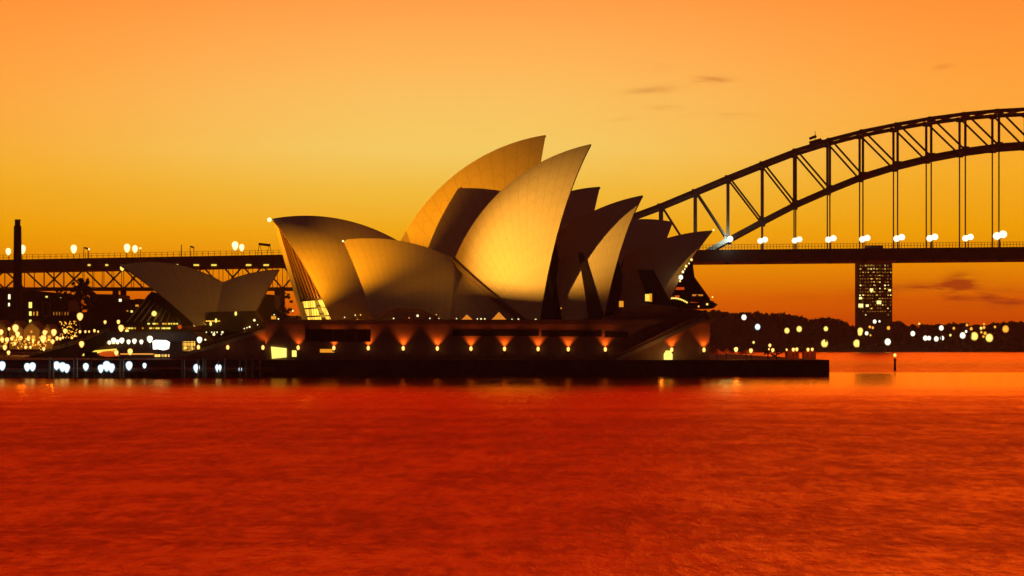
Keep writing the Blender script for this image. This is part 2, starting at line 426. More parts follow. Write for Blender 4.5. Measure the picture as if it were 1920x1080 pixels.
# ------------------------------------------------------------------ opera house
def sphere_centre(A, T, B, R):
    a = T-A; b = B-A; n = a.cross(b)
    O = A+((b*a.dot(a)-a*b.dot(b)).cross(a.cross(b)))*(1.0/(2*n.dot(n)))
    r = (O-A).length; nh = n.normalized(); h = math.sqrt(max(R*R-r*r, .01))
    return max((O+nh*h, O-nh*h), key=lambda q: q.y)
def slerp(C0, R, p, q, t):
    u = (p-C0).normalized(); v = (q-C0).normalized(); w = u.angle(v)
    if w < 1e-4: return p.lerp(q, t)
    return C0+(u*(math.sin((1-t)*w)/math.sin(w))+v*(math.sin(t*w)/math.sin(w)))*R
class Shell: pass
def make_shell(tip, start, base, a, k, dy, R, nt=28, nv=20, thick=.7, ribs=14):
    """half of a spherical vault between a ridge and a pedestal, and its mirror image behind the ridge plane"""
    S = Shell()
    T = onplane(*tip, a, k); A = onplane(*start, a, k)
    pts = [P(px, py, onplane(px, py, a, k).y-dy) for px, py in base]
    mid_ = sum(pts, Vector())/len(pts)
    S.C = C0 = sphere_centre(A, T, mid_, R)
    n = Vector((k, -1, 0)).normalized(); Cp = C0-n*(C0-T).dot(n); rho = (T-Cp).length
    ridge = [slerp(Cp, rho, A, T, i/nt) for i in range(nt+1)]
    def bpt(s):
        s *= len(pts)-1; i = min(int(s), len(pts)-2)
        if len(pts) == 1: return pts[0]
        return pts[i].lerp(pts[i+1], s-i)
    bs = [C0+(bpt(i/nt)-C0).normalized()*R for i in range(nt+1)]
    S.grid = [[slerp(C0, R, bs[i], ridge[i], j/nv) for j in range(nv+1)] for i in range(nt+1)]
    S.n, S.T, S.A, S.R = n, T, A, R
    def onray(px, py):
        o = Vector((0, 0, CAMH)); d = (P(px, py, 700)-o).normalized(); oc = o-C0; bb = oc.dot(d); cc = oc.dot(oc)-R*R
        return o+d*(-bb-math.sqrt(max(0, bb*bb-cc)))
    S.onray = onray
    S.mir = lambda p: p-n*(2*(p-T).dot(n))
    S.mouth = [S.grid[nt][j] for j in range(nv+1)]; S.rear = [S.grid[0][j] for j in range(nv+1)]
    def half(flip):
        mb = MB(); idx = {}
        for lay in (0, 1):
            for i in range(nt+1):
                for j in range(nv+1):
                    p = S.grid[i][j]
                    if lay: p = C0+(p-C0)*((R-thick)/R)
                    if flip: p = S.mir(p)
                    idx[lay, i, j] = len(mb.v); mb.uv[len(mb.v)] = (ribs*i/nt, 11*j/nv); mb.v.append(p)
        for lay in (0, 1):
            for i in range(nt):
                for j in range(nv):
                    mb.smooth.add(len(mb.f)); mb.f.append([idx[lay,i,j], idx[lay,i+1,j], idx[lay,i+1,j+1], idx[lay,i,j+1]])
        def rim(a_, b_, alt):                       # edge faces get corners of their own so the shell keeps its smooth shading
            q = [mb.v[idx[0, a_[0], a_[1]]], mb.v[idx[0, b_[0], b_[1]]], mb.v[idx[1, b_[0], b_[1]]], mb.v[idx[1, a_[0], a_[1]]]]
            o_ = len(mb.v); mb.v += [v.copy() for v in q]
            if alt: mb.alt.add(len(mb.f))
            mb.f.append([o_, o_+1, o_+2, o_+3])
        for i in range(nt):
            for j in (0, nv): rim((i, j), (i+1, j), False)
        for j in range(nv):
            for i in (0, nt): rim((i, j), (i, j+1), True)
        return mb
    S.half = half
    return S
def patch(ea, eb, n=14, bulge=0.0, thick=.8):
    """ruled surface between two edge curves"""
    mb = MB(); m = len(ea); idx = {}
    for lay in (0, 1):
        for i in range(n+1):
            for j in range(m):
                p = ea[j].lerp(eb[j], i/n)+Vector((0, -bulge*math.sin(PI*i/n)+lay*thick, 0))
                idx[lay, i, j] = len(mb.v); mb.uv[len(mb.v)] = (6*i/n, 11*j/m); mb.v.append(p)
    for lay in (0, 1):
        for i in range(n):
            for j in range(m-1):
                mb.smooth.add(len(mb.f)); mb.f.append([idx[lay,i,j], idx[lay,i+1,j], idx[lay,i+1,j+1], idx[lay,i,j+1]])
    def rim(a_, b_):
        q = [mb.v[idx[0, a_[0], a_[1]]], mb.v[idx[0, b_[0], b_[1]]], mb.v[idx[1, b_[0], b_[1]]], mb.v[idx[1, a_[0], a_[1]]]]
        o_ = len(mb.v); mb.v += [v.copy() for v in q]; mb.f.append([o_, o_+1, o_+2, o_+3])
    for i in range(n):
        for j in (0, m-1): rim((i, j), (i+1, j))
    for j in range(m-1):
        for i in (0, n): rim((i, j), (i, j+1))
    return mb

oh = thing('opera_house', 'concert building of huge cream vaulted shells on a granite podium at the water', 'opera house', (0, 690, ZG))
J = (712, .05); K = (765, .28)
JM = make_shell((1108, 270), (853, 485), [(986, 600), (1014, 600)], *J, 20, 75)
JS = make_shell((643, 450), (853, 485), [(848, 600), (790, 574), (735, 576), (700, 600)], *J, 18, 75)
JN2 = make_shell((1205, 366), (1040, 440), [(1046, 600), (1100, 598), (1137, 600)], *J, 22.5, 75)
JN3 = make_shell((1335, 432), (1170, 480), [(1160, 590), (1215, 576), (1252, 578)], *J, 17.5, 75)
CM = make_shell((1023, 253), (735, 487), [(930, 600), (970, 600)], *K, 25, 92)
CS = make_shell((510, 410), (760, 460), [(700, 600), (655, 600), (622, 600)], *K, 25, 75)
CN2 = make_shell((1125, 350), (1000, 385), [(1040, 600), (1070, 600)], *K, 22, 75)
CN3 = make_shell((1262, 416), (1120, 425), [(1160, 600), (1190, 600)], *K, 20, 75)
def add_shell(S, label):
    mb = S.half(False); h2 = S.half(True); o = len(mb.v)
    for i, v in h2.uv.items(): mb.uv[i+o] = v
    nf = len(mb.f); mb.v += h2.v; mb.f += [[i+o for i in f] for f in h2.f]; mb.smooth |= {i+nf for i in h2.smooth}; mb.alt |= {i+nf for i in h2.alt}
    return mb.build('roof_shell', 'tile', oh, label)
for S, lb in ((JM, 'largest brightly lit shell of the front hall, open towards the bridge'), (JS, 'low front shell facing away from the bridge'),
              (JN2, 'middle shell of the front hall with half its side in shadow'), (JN3, 'small dim end shell of the front hall'),
              (CM, 'tallest shell, standing behind the front hall'), (CS, 'rear hall shell whose open mouth shows ribbed glass'),
              (CN2, 'rear hall shell in full shadow, squared silhouette tip'), (CN3, 'lowest shadowed shell of the rear hall')):
    add_shell(S, lb)
# side shells closing the valleys between the vaults
patch([p+Vector((0, .5, 0)) for p in JS.rear], [p+Vector((0, 1.6, 0)) for p in JM.rear], 14, -1.0).build('side_shell', 'tile', oh)
er = MB()
for p, q in zip(JM.rear, JM.rear[1:]): er.bar(p+Vector((-.75, .2, -.3)), q+Vector((-.75, .2, -.3)), 1.3, 1.5)
er.build('edge_rib', 'rim', oh)
patch(CS.rear, CM.rear, 14, -1.0).build('side_shell', 'tile', oh)
# pedestal ribs of the two smaller front vaults
for (a, b, w0, w1, dyy) in (((1092, 474), (1124, 602), 1.3, 5.0, -1.3), ((1214, 506), (1246, 580), 4.6, 7.0, -1.5)):
    S = JN2 if a[0] < 1150 else JN3
    mb = MB(); vs = []; ns = 10
    for i in range(ns+1):
        q = i/ns; px, py = a[0]+(b[0]-a[0])*q, a[1]+(b[1]-a[1])*q; w = w0+(w1-w0)*q
        p = S.onray(px, py)+Vector((-.55, -.75, 0))
        vs += [p+Vector((-w/2, .0, 0)), p+Vector((w/2, .0, 0)), p+Vector((w/2, 2.6, 0)), p+Vector((-w/2, 2.6, 0))]
    fs = [(0, 1, 2, 3), (4*ns+3, 4*ns+2, 4*ns+1, 4*ns)]
    for i in range(ns):
        for c_ in range(4): fs.append((4*i+c_, 4*i+4+c_, 4*i+4+(c_+1) % 4, 4*i+(c_+1) % 4))
    mb.add(vs, fs)
    mb.build('pedestal_rib', 'bronze', oh)

# glass wall in the open mouth of the rear hall, with bronze mullions fanning down to the lit foyer
near = [p+Vector((2.5, .8, -.6)) for p in CS.mouth]; far = [CS.mir(p)+Vector((2.5, .8, -.6)) for p in CS.mouth]
gm = MB()
def gw(s_, t):     # s_ across the mouth (0 near side, 1 far side), t up from the floor
    q = t*20; i = min(19, int(q)); a = near[i].lerp(near[i+1], q-i); b = far[i].lerp(far[i+1], q-i)
    return a.lerp(b, s_)
for i in range(20):
    for q in range(12):
        gm.add([gw(q/12, i/20), gw((q+1)/12, i/20), gw((q+1)/12, (i+1)/20), gw(q/12, (i+1)/20)], [(0, 1, 2, 3)])
gm.build('glass_wall', 'glass', oh)
for k in range(9):
    q = k/8; b_ = gw(.97-.93*q, .19)+Vector((-.9, -.3, 0)); t_ = gw(.9*(1-q)**1.5, .93-.62*q)+Vector((-.9, -.3, 0))
    MB().bar(b_, t_, .42, .5).build('mullion', 'fin', oh)
sill = MB(); sill.bar(gw(1, .19)+Vector((-1, -.3, 0)), gw(0, .19)+Vector((-1, -.3, 0)), .5, .8); sill.build('transom', 'bronze', oh)
for s0, s1 in ((.46, .92), (.10, .30)):
    ft = MB()
    for k in range(6):
        for j in range(3):
            u0 = s0+(s1-s0)*k/6; u1 = s0+(s1-s0)*(k+1)/6; t0 = .02+.055*j; t1 = t0+.055; o_ = Vector((-1.1, -.3, 0))
            ft.add([gw(u0, t0)+o_, gw(u1, t0)+o_, gw(u1, t1)+o_, gw(u0, t1)+o_], [(0, 1, 2, 3)])
    ft.build('foyer_window', 'foyer', oh)
# bronze glass closing the gaps under the front vaults
patch([p+Vector((-2.0, 4, 0)) for p in JM.mouth[:11]], [p+Vector((1.5, 4, 0)) for p in JN2.rear[:11]], 6, 0, .4).build('glass_wall', 'glass', oh)
patch([p+Vector((-2.0, 4, 0)) for p in JN2.mouth[:11]], [p+Vector((1.5, 4, 0)) for p in JN3.rear[:11]], 6, 0, .4).build('glass_wall', 'glass', oh)
light('foyer_light', 'POINT', P(575, 578, 738), 6000, (1, .45, .05), oh, shadow_soft_size=1.0)
# podium
pod = MB()
def px_(p): return (PX(p[0], YP), PZ(p[1], YP))
X0, X1 = PX(496, YP), PX(1331, YP); XR0, XR1 = PX(572, YP), PX(695, YP)
pod.box(X0+.2, XR0, YP, 830, ZG-.5, ZT); pod.box(XR1, X1, YP, 830, ZG-.5, ZT)
pod.box(XR0, XR1, YP+7, 830, ZG-.5, ZT-.6)
pod.box(XR0, XR1, YP, YP+7, ZG-.5, PZ(641, YP))             # ledge under the recess
pod.box(XR0, XR1, YP+.6, YP+7, PZ(617, YP), PZ(605, YP))    # slab over the recess
pod.build('podium', 'granite', oh)
MB().box(X0, X1+.6, YP-.45, YP-.003, ZT-.9, ZT+.5).build('parapet', 'granite', oh)
rg = MB(); rg.box(XR0+.2, XR1-.2, YP+5.8, YP+6.6, PZ(640, YP), PZ(618, YP)); rg.build('recess_window', 'slot', oh)
for i in range(6): MB().bar((XR0+1+i*3.3, YP+5.6, PZ(640, YP)), (XR0+1+i*3.3, YP+5.6, PZ(618, YP)), .25).build('recess_column', 'granite', oh)
# raised north foyer block beyond the podium's end
hb = MB(); hb.pix([(1118, 604), (1145, 592), (1170, 584), (1192, 574), (1215, 570), (1250, 573), (1290, 578), (1322, 583), (1330, 597), (1330, 640), (1118, 640)], YP+1.2, 60)
hb.build('foyer_terrace', 'granite', oh)
# slit windows
for a, b, c, d in ((849, 1010, 619, 630), (1015, 1128, 620.5, 631), (1134, 1178, 622, 632.5)):
    MB().box(PX(a, YP), PX(b, YP), YP-.06, YP+.3, PZ(d, YP), PZ(c, YP)).build('slit_window', 'slot', oh)
# outer stair rising along the wall at the north end
st = MB(); st.pix([(1148, 673), (1160, 664), (1290, 600), (1322, 585), (1326, 596), (1180, 673)], YP-3.2, 3.1); st.build('outer_stair', 'granite', oh)
sr = MB(); a = P(1156, 675, YP-3.4); b = P(1322, 597.5, YP-3.4); sr.bar(a, b, .35, 1.1); sr.build('stair_nosing', 'concrete', oh)
# broad stairs up from the forecourt
ms = MB(); n = 44; pts = [(PX(318, YP), ZG)]
xa, xb = PX(326, YP), PX(562, YP)
for i in range(n):
    z0 = ZG+(ZT-ZG)*i/n; z1 = ZG+(ZT-ZG)*(i+1)/n; x = xa+(xb-xa)*(i+.5)/n; pts += [(x, z0), (x, z1)]
pts += [(xb, ZT), (xb, ZG-.4), (PX(318, YP), ZG-.4)]
ms.prism(pts, YP+1, 760); ms.build('broad_stairs', 'granite', oh)
bl = MB(); bl.bar((xa-1, YP+.4, ZG+.2), (xb, YP+.4, ZT+.3), .6, 1.0); bl.build('stair_balustrade', 'concrete', oh)
ra = MB()
for i in range(40): 
    q = (i+.5)/40; ra.bar((xa+(xb-xa)*q, YP+.4, ZG+.6+(ZT-ZG)*q), (xa+(xb-xa)*q, YP+.4, ZG+1.9+(ZT-ZG)*q), .12)
ra.bar((xa, YP+.4, ZG+1.9), (xb, YP+.4, ZT+1.9), .14); ra.build('stair_railing', 'concrete', oh)
# lit openings in the base
MB().pix([(508, 650), (537, 653), (537, 670), (510, 672.5)], YP-.5, .9).build('lit_doorway', 'door', oh)
MB().box(PX(547.5, YP), PX(556, YP), YP-.06, YP+.3, PZ(669, YP), PZ(657, YP)).build('lit_window', 'door', oh)
MB().box(PX(600, YP), PX(627, YP), YP-.06, YP+.3, PZ(661, YP), PZ(654.5, YP)).build('lit_window', 'amber_panel', oh)
dm = MB(); dY = YP-3.4
dm.prism([(PX(1246, dY), ZG), (PX(1261, dY), ZG), (PX(1261, dY), PZ(664, dY)), (PX(1257, dY), PZ(657.5, dY)), (PX(1250, dY), PZ(657.5, dY)), (PX(1246, dY), PZ(664, dY))], dY, dY+3.3)
dm.build('lit_doorway', 'door', oh)
light('nosing_fill', 'POINT', P(1240, 664, YP-8), 420, (1, .42, .08), oh, shadow_soft_size=.4)  # added fill that brightens the stair nosing; no lamp stands here
for px, py, w, h, m_ in ((1214, 558, 8, 13, 'yellow_panel'), (1220, 558, 5, 15, 'amber_panel'), (1165, 570, 8, 11, 'amber_panel')):
    MB().box(PX(px-w/2, YP+.7), PX(px+w/2, YP+.7), YP+.7, YP+1.6, PZ(py+h/2, YP+.7), PZ(py-h/2, YP+.7)).build('foyer_lantern', m_, oh)
# flared bronze glass foyer at the north end
YF = 720.0
fg = MB(); prof = [(1232, 580), (1240, 552), (1262, 520), (1296, 486), (1297, 505), (1302, 520), (1318, 548), (1330, 562), (1346, 571), (1338, 578)]
fg.pix(prof, YF, 22); fg.build('glass_foyer', 'glass', oh)
fs_ = MB()
for (a, b) in (((1248, 549), (1318, 550)), ((1240, 560), (1338, 567)), ((1296, 488), (1300, 520)), ((1300, 520), (1330, 562)), ((1262, 552), (1268, 576)), ((1285, 552), (1296, 576)), ((1306, 553), (1322, 577))):
    fs_.bar(P(*a, YF-.6), P(*b, YF-.6), .7)
fs_.build('foyer_frame', 'bronze', oh)
for px, py, w, h, m_ in ((1256, 545, 14, 9, 'red_lit'), (1275, 541, 16, 5, 'red_lit'), (1262, 556, 24, 4, 'red_lit'), (1308, 553.5, 20, 3, 'orange_lit'), (1298, 566, 22, 3, 'red_lit')):
    MB().box(PX(px-w/2, YF), PX(px+w/2, YF), YF-.2, YF+.4, PZ(py+h/2, YF), PZ(py-h/2, YF)).build('lit_pane', m_, oh)
lx = MB()
for i in range(13):
    q = i/12; lx.ball(P(1250+38*q, 561-3*math.sin(q*PI)+6*q*q, YF-1.2), .34, 1, 7, 5)
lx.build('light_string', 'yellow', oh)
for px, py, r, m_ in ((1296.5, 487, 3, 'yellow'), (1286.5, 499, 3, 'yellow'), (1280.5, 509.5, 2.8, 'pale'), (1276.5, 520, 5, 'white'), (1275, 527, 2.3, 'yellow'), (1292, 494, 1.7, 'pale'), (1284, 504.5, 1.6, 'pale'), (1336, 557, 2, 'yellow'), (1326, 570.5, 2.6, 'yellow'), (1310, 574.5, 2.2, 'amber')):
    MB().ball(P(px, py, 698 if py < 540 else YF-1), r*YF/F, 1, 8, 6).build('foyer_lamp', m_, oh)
# aviation lamps at the shell tips
for px, py, S, r in ((505, 412, CS, 5), (643, 452, JS, 2.2), (1338, 431, JN3, 2)):
    p = P(px, py, S.T.y-.8); MB().ball(p, r*p.y/F, 1, 10, 8).build('tip_lamp', 'pale', oh)
# wall lamps washing the podium
WLX = [372, 427, 493, 559, 626, 690.5, 756, 820, 883, 946, 1009, 1065.5, 1135, 1198, 1259.5, 1320]
for i, px in enumerate(WLX):
    py = 651+5*(px-372)/950
    zz = PZ(py, YP-1.6); out = 1.6
    c = P(px, py, YP-out)
    b = MB(); b.bar(c+Vector((0, out, -.9)), c+Vector((0, 0, -.9)), .22); b.lathe(c+Vector((0, 0, -1.1)), [(.2, 0), (.55, .2), (.62, .4)], 10)
    lampo = b.build('wall_lamp', 'bronze', oh)
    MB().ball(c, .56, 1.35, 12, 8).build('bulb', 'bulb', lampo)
    if px >= 493:
        sp_ = c+Vector((0, out-.8, .35))
        s = light('wall_wash', 'SPOT', sp_, 1900 if px > 560 else 1200, (1, .20, .012), lampo, spot_size=math.radians(92), spot_blend=.75, shadow_soft_size=.4)
        aim(s, sp_+Vector((0, .10, 1)), sp_)

# ------------------------------------------------------------------ restaurant pavilion with two small shells
rp = thing('restaurant_pavilion', 'small dusky pair of vaulted shells with lit terraces, beside the broad stairs', 'restaurant', (-105, 795, ZG))
RK = (790, .10)
oh_keep = oh
RA = make_shell((225, 497), (418, 529), [(405, 606), (366, 613)], *RK, 9, 75, 20, 14, .7, 9)
RB = make_shell((524, 505), (418, 529), [(400, 590), (480, 586)], *RK, 8.4, 75, 20, 14, .7, 9)
def join_halves(S):
    mb = S.half(False); h2 = S.half(True); o = len(mb.v)
    for i, v in h2.uv.items(): mb.uv[i+o] = v
    nf = len(mb.f); mb.v += h2.v; mb.f += [[i+o for i in f] for f in h2.f]; mb.smooth |= {i+nf for i in h2.smooth}; mb.alt |= {i+nf for i in h2.alt}
    return mb
join_halves(RA).build('roof_shell', 'tile', rp, 'larger shell whose tip carries a lamp'); join_halves(RB).build('roof_shell', 'tile', rp)
MB().ball(P(229, 502, 788), .9, 1.3, 8, 6).build('tip_lamp', 'yellow', rp)
YR = 775.0
MB().pix([(205, 612), (330, 606), (352, 619), (470, 612), (500, 600), (560, 600), (560, 672), (205, 672)], YR, 60).build('plinth', 'brick', rp)
fan = MB()
for i in range(9):
    q = i/8; fan.bar(P(238+q*100, 604, YR-3), P(280+q*52, 552+q*44, YR+4), .35)
fan.build('mullion', 'concrete', rp)
MB().pix([(234, 607), (284, 546), (312, 556), (368, 612)], YR+3, 2).build('glass_wall', 'glass', rp)
for row, (py, px0, px1, n) in enumerate(((607, 278, 333, 11), (615.5, 228, 318, 19))):
    for i in range(n):
        px = px0+(px1-px0)*i/(n-1)+random.uniform(-1, 1)
        if random.random() < .14: continue
        w = random.choice((2, 2.5, 4, 5)); Y_ = YR-.3
        MB().box(PX(px-w/2, Y_), PX(px+w/2, Y_), Y_-.2, Y_+.25, PZ(py+1.4, Y_), PZ(py-1.4, Y_)).build('lit_window', random.choice(('door', 'yellow_panel', 'amber_panel')), rp)
for px, py, r, m_ in ((289, 588, 6, 'yellow'), (366, 608.5, 4.6, 'yellow'), (222, 605, 3, 'yellow'), (337, 613, 4, 'red_lit')):
    MB().ball(P(px, py, YR-2), r*YR/F, 1, 10, 8).build('terrace_lamp', m_, rp)
MB().pix([(376, 622), (384, 604), (392, 585), (478, 583), (490, 602), (490, 622)], YR-4, 8).build('terrace_room', 'brick', rp)
MB().box(PX(386, YR-5), PX(412, YR-5), YR-5, YR-4.2, PZ(603, YR-5), PZ(600, YR-5)).build('lit_window', 'shop', rp)
for px, py in ((442, 588), (405, 601), (395, 607)):
    MB().ball(P(px, py, YR-5), .5, 1.6, 8, 6).build('terrace_lamp', 'yellow', rp)
light('restaurant_glow', 'POINT', P(452, 577, YR+1.0), 260, (1, .2, .01), rp, shadow_soft_size=1)

# ------------------------------------------------------------------ arch bridge
br = thing('arch_bridge', 'long steel arch road bridge with braced truss and hanging deck behind the shells', 'bridge', (300, 1210, 0))
BA, BK = 1240.0, -.09
NRM = Vector((.09, 1, 0)).normalized()*30
TOP = [(1176, 408), (1238, 385), (1303, 358), (1365, 332), (1430, 306), (1492, 282), (1556, 262), (1618, 246), (1683, 233), (1746, 222), (1810, 213.5), (1873, 207.5)]
BOT = [(1176, 560), (1238, 520), (1303, 484), (1365, 449), (1430, 414), (1492, 382), (1556, 354), (1618, 329), (1683, 309), (1746, 293.5), (1810, 281.5), (1873, 273)]
for i in range(1, 8):                       # over the crown and down the other side, outside the photograph
    TOP.append((1873+63*i, 207.5-4.2*i+1.05*i*i)); BOT.append((1873+63*i, 273-6*i+1.5*i*i))
tp = [onplane(*p, BA, BK) for p in TOP]; bp = [onplane(*p, BA, BK) for p in BOT]
for far_ in (0, 1):
    o3 = NRM*far_
    c = MB()
    for i in range(len(tp)-1): c.bar(tp[i]+o3, tp[i+1]+o3, 1.5, 1.9)
    for p in tp: c.box(*(p+o3).xyz[0:1], 0, 0, 0, 0, 0) if False else c.bar(p+o3+Vector((-1.6, 0, -.3)), p+o3+Vector((1.6, 0, -.3)), 1.4, 2.6)
    tr = c.build('arch_truss', 'steel', br)
    d = MB()
    for i in range(len(bp)-1): d.bar(bp[i]+o3, bp[i+1]+o3, 1.6, 2.3)
    for p in bp: d.bar(p+o3+Vector((-1.9, 0, .2)), p+o3+Vector((1.9, 0, .2)), 1.5, 3.4)
    d.build('bottom_chord', 'steel', tr)
    for i in range(len(tp)): MB().bar(tp[i]+o3, bp[i]+o3, 1.15 if i > 3 else 1.5).build('post', 'steel', tr)
    for i in range(len(tp)-1): MB().bar(tp[i]+o3+Vector((.6, 0, 0)), bp[i+1]+o3, .95).build('diagonal', 'steel', tr)
lat = MB()
for i in range(len(tp)-1):
    lat.bar(tp[i], tp[i]+NRM, .8); lat.bar(bp[i], bp[i]+NRM, .9)
    lat.bar(tp[i], tp[i+1]+NRM, .5); lat.bar(tp[i]+NRM, tp[i+1], .5); lat.bar(bp[i], bp[i+1]+NRM, .5); lat.bar(bp[i]+NRM, bp[i+1], .5)
lat.build('cross_bracing', 'steel', br)
def deck_y(px): return 468.5-5.5*(px-1310)/600
dk = MB(); q0 = []; 
for px in (560, 1310, 2330):
    a = onplane(px, deck_y(px) if px > 1000 else 477.5, BA-6, BK); q0.append(a)
for i in range(2):
    a, b = q0[i], q0[i+1]; w = NRM*(48/30)
    hgt = 6.3
    vs = [a, b, b+w, a+w]; vs = vs+[v-Vector((0, 0, hgt)) for v in vs]
    dk.add(vs, [(0,1,2,3),(7,6,5,4),(0,4,5,1),(1,5,6,2),(2,6,7,3),(3,7,4,0)])
dk.build('deck', 'steel', br)
rl = MB()
for i in range(170):
    px = 1300+6*i; p = onplane(px, deck_y(px), BA-6, BK); rl.bar(p, p+Vector((0, 0, 2.6)), .22)
for h in (1.3, 2.6): rl.bar(onplane(1300, deck_y(1300), BA-6, BK)+Vector((0, 0, h)), onplane(2320, deck_y(2320), BA-6, BK)+Vector((0, 0, h)), .16)
rl.build('railing', 'steel', br)
ug = MB(); u0 = onplane(1380, 491.5, BA-6, BK); u1 = onplane(2320, 485.5, BA-6, BK); ug.bar(u0, u1, .35)
for i in range(30): 
    q = u0.lerp(u1, i/29); ug.bar(q, q+Vector((0, 0, 2.6)), .3)
for px in (1363, 1428, 1492, 1556, 1620, 1684, 1748, 1812, 1876): 
    q = onplane(px, deck_y(px)+23, BA-6, BK); ug.bar(q, q-Vector((0, 0, 1.3)), 2.4, 1.6)
ug.build('maintenance_rail', 'steel', br)
for far_ in (0, 1):
    for i in range(4, len(bp)):
        p = bp[i]+NRM*far_; MB().bar(p, Vector((p.x, p.y, q0[1].z-1)), .62).build('hanger', 'steel', br)
# maintenance crane creeping along the top chord
cr = MB(); cp = onplane(1527, 266, BA, BK)
cr.bar(cp+Vector((-2.6, 0, -.6)), cp+Vector((3.6, 0, 1.2)), 1.6, 1.6); cr.bar(cp+Vector((-2.6, 0, 1.6)), cp+Vector((1, 0, 3.0)), 1.2, 1.4); cr.bar(cp+Vector((1.2, 0, 1)), cp+Vector((4.6, 0, .8)), .7)
cr.bar(cp+Vector((.4, 0, 1)), cp+Vector((.4, 0, 5.6)), .25)
cr.build('maintenance_crane', 'steel2', br)
MB().pix([(1627, 466), (1627, 460), (1656, 460), (1656, 466)], 1239-.09*190, 6).build('deck_cabin', 'steel', br)
# floodlit end of the lower chord
fl = MB(); fl.ball(onplane(1369, 448, BA-4, BK), 1.9, 1, 12, 8); fl.build('arch_floodlight', 'white', br)
light('arch_glow', 'POINT', onplane(1362, 452, BA-6, BK), 9000, (.5, 1, .9), br, shadow_soft_size=1)

# lamps along the bridge: post with two big lanterns
lp = thing('bridge_lamp', 'x', 'street lamp', (0, 0, 0), 'white lamps along the arch bridge deck')
mb = MB(); mb.tube((0, 0, 0), (0, 0, 3.4), .22, .16); mb.bar((-1.6, 0, 3.3), (1.6, 0, 3.9), .2); mb.build('lamp_post', 'steel2', lp)
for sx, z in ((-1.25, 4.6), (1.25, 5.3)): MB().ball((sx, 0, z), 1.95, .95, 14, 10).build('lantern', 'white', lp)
lab = ['white twin lamp on the bridge deck, %s counted from the opera house' % ORD[i] for i in range(8)]
for i, (px, s) in enumerate(((1430, .95), (1494.5, .95), (1558, 1.02), (1621.5, 1.02), (1686, 1.06), (1748, 1.06), (1815, 1.02), (1875, 1.25))):
    p = onplane(px, deck_y(px), BA-5, BK)
    if i == 0: lp.location = p; lp['label'] = lab[0]; lp.scale = (s,)*3
    else: dup(lp, p, lab[i], s)

# ------------------------------------------------------------------ approach viaduct at the other end
va = thing('approach_viaduct', 'long steel truss viaduct carrying a road deck, crossing behind the tall chimney', 'viaduct', (-180, 1235, 0))
VA, VK = 1235.0, -.02
def vtop(px): return 487-9.5*px/520
a = onplane(-180, vtop(-180), VA, VK); b = onplane(640, vtop(640), VA, VK); w = Vector((0, 34, 0))
vd = MB(); vs = [a, b, b+w, a+w]; vs = vs+[v-Vector((0, 0, 6.2)) for v in vs]
vd.add(vs, [(0,1,2,3),(7,6,5,4),(0,4,5,1),(1,5,6,2),(2,6,7,3),(3,7,4,0)]); vd.build('deck', 'steel', va)
vr = MB()
for i in range(72):
    px = -170+11*i; p = onplane(px, vtop(px), VA, VK); vr.bar(p, p+Vector((0, 0, 2.4)), .22)
for h in (1.2, 2.4): vr.bar(a+Vector((0, 0, h)), b+Vector((0, 0, h)), .14)
vr.build('railing', 'steel', va)
for k_, dyv in enumerate((3, 28)):
    t = MB()
    def vb(px, q): 
        p = onplane(px, vtop(px)+20+q*(541-vtop(px)-20), VA, VK); return p+Vector((0, dyv, 0))
    t.bar(vb(-180, 1), vb(640, 1), 1.3, 1.5); t.bar(vb(-180, .02), vb(640, .02), 1, 1)
    for i in range(22):
        x = -180+37.3*i
        if k_ == 0:
            t.bar(vb(x, 0), vb(x+37.3, 1), .8)
            if i % 3: t.bar(vb(x, 1), vb(x+37.3, 0), .8)
        for u in (0, .5): t.bar(vb(x+37.3*u, 0), vb(x+37.3*u, 1), .3)
    t.build('side_truss', 'steel', va)
for px in (-60, 215, 519):
    for dyv in (3, 28):
        p = onplane(px, 541, VA, VK)+Vector((0, dyv, 0)); MB().box(p.x-1.4, p.x+1.4, p.y-1.6, p.y+1.6, 0, p.z).build('pier', 'brick', va)
for px in (167, 200, 265, 297, 330, 368, 401, 466, 499):
    p = onplane(px, 497, VA-.4, VK); w_ = (.7 if px < 260 else 1.2) if px < 350 else 1.4
    MB().box(p.x-w_, p.x+w_, p.y, p.y+.3, p.z-.45, p.z+.45).build('deck_light', 'yellow_panel', va)
for px in (340,):
    p = onplane(px, vtop(px), VA, VK); MB().tube(p, p+Vector((0, 0, 6.2)), .3, .2).build('mast', 'steel2', va)
for px, wd, h in ((161, 8, 5.6), (360, 7, 5.2), (496, 22, 6.0)):
    gtr = MB(); p = onplane(px, vtop(px), VA, VK); q = wd*VA/F/2
    if wd > 10:
        for sx in (-q, q): gtr.bar(p+Vector((sx*1.2, 0, 0)), p+Vector((sx*.85, 0, h)), .26); gtr.bar(p+Vector((sx*.4, 0, 0)), p+Vector((sx*.85, 0, h)), .2)
        gtr.bar(p+Vector((-q, 0, h-.2)), p+Vector((q, 0, h-1.0)), .8, 1.3)
    else:
        for sx in (-q, q): gtr.bar(p+Vector((sx, 0, 0)), p+Vector((sx, 0, h-.6)), .3)
        gtr.bar(p+Vector((-q, 0, h)), p+Vector((q, 0, h-.6)), .5, .9)
    gtr.build('sign_gantry', 'steel2', va)

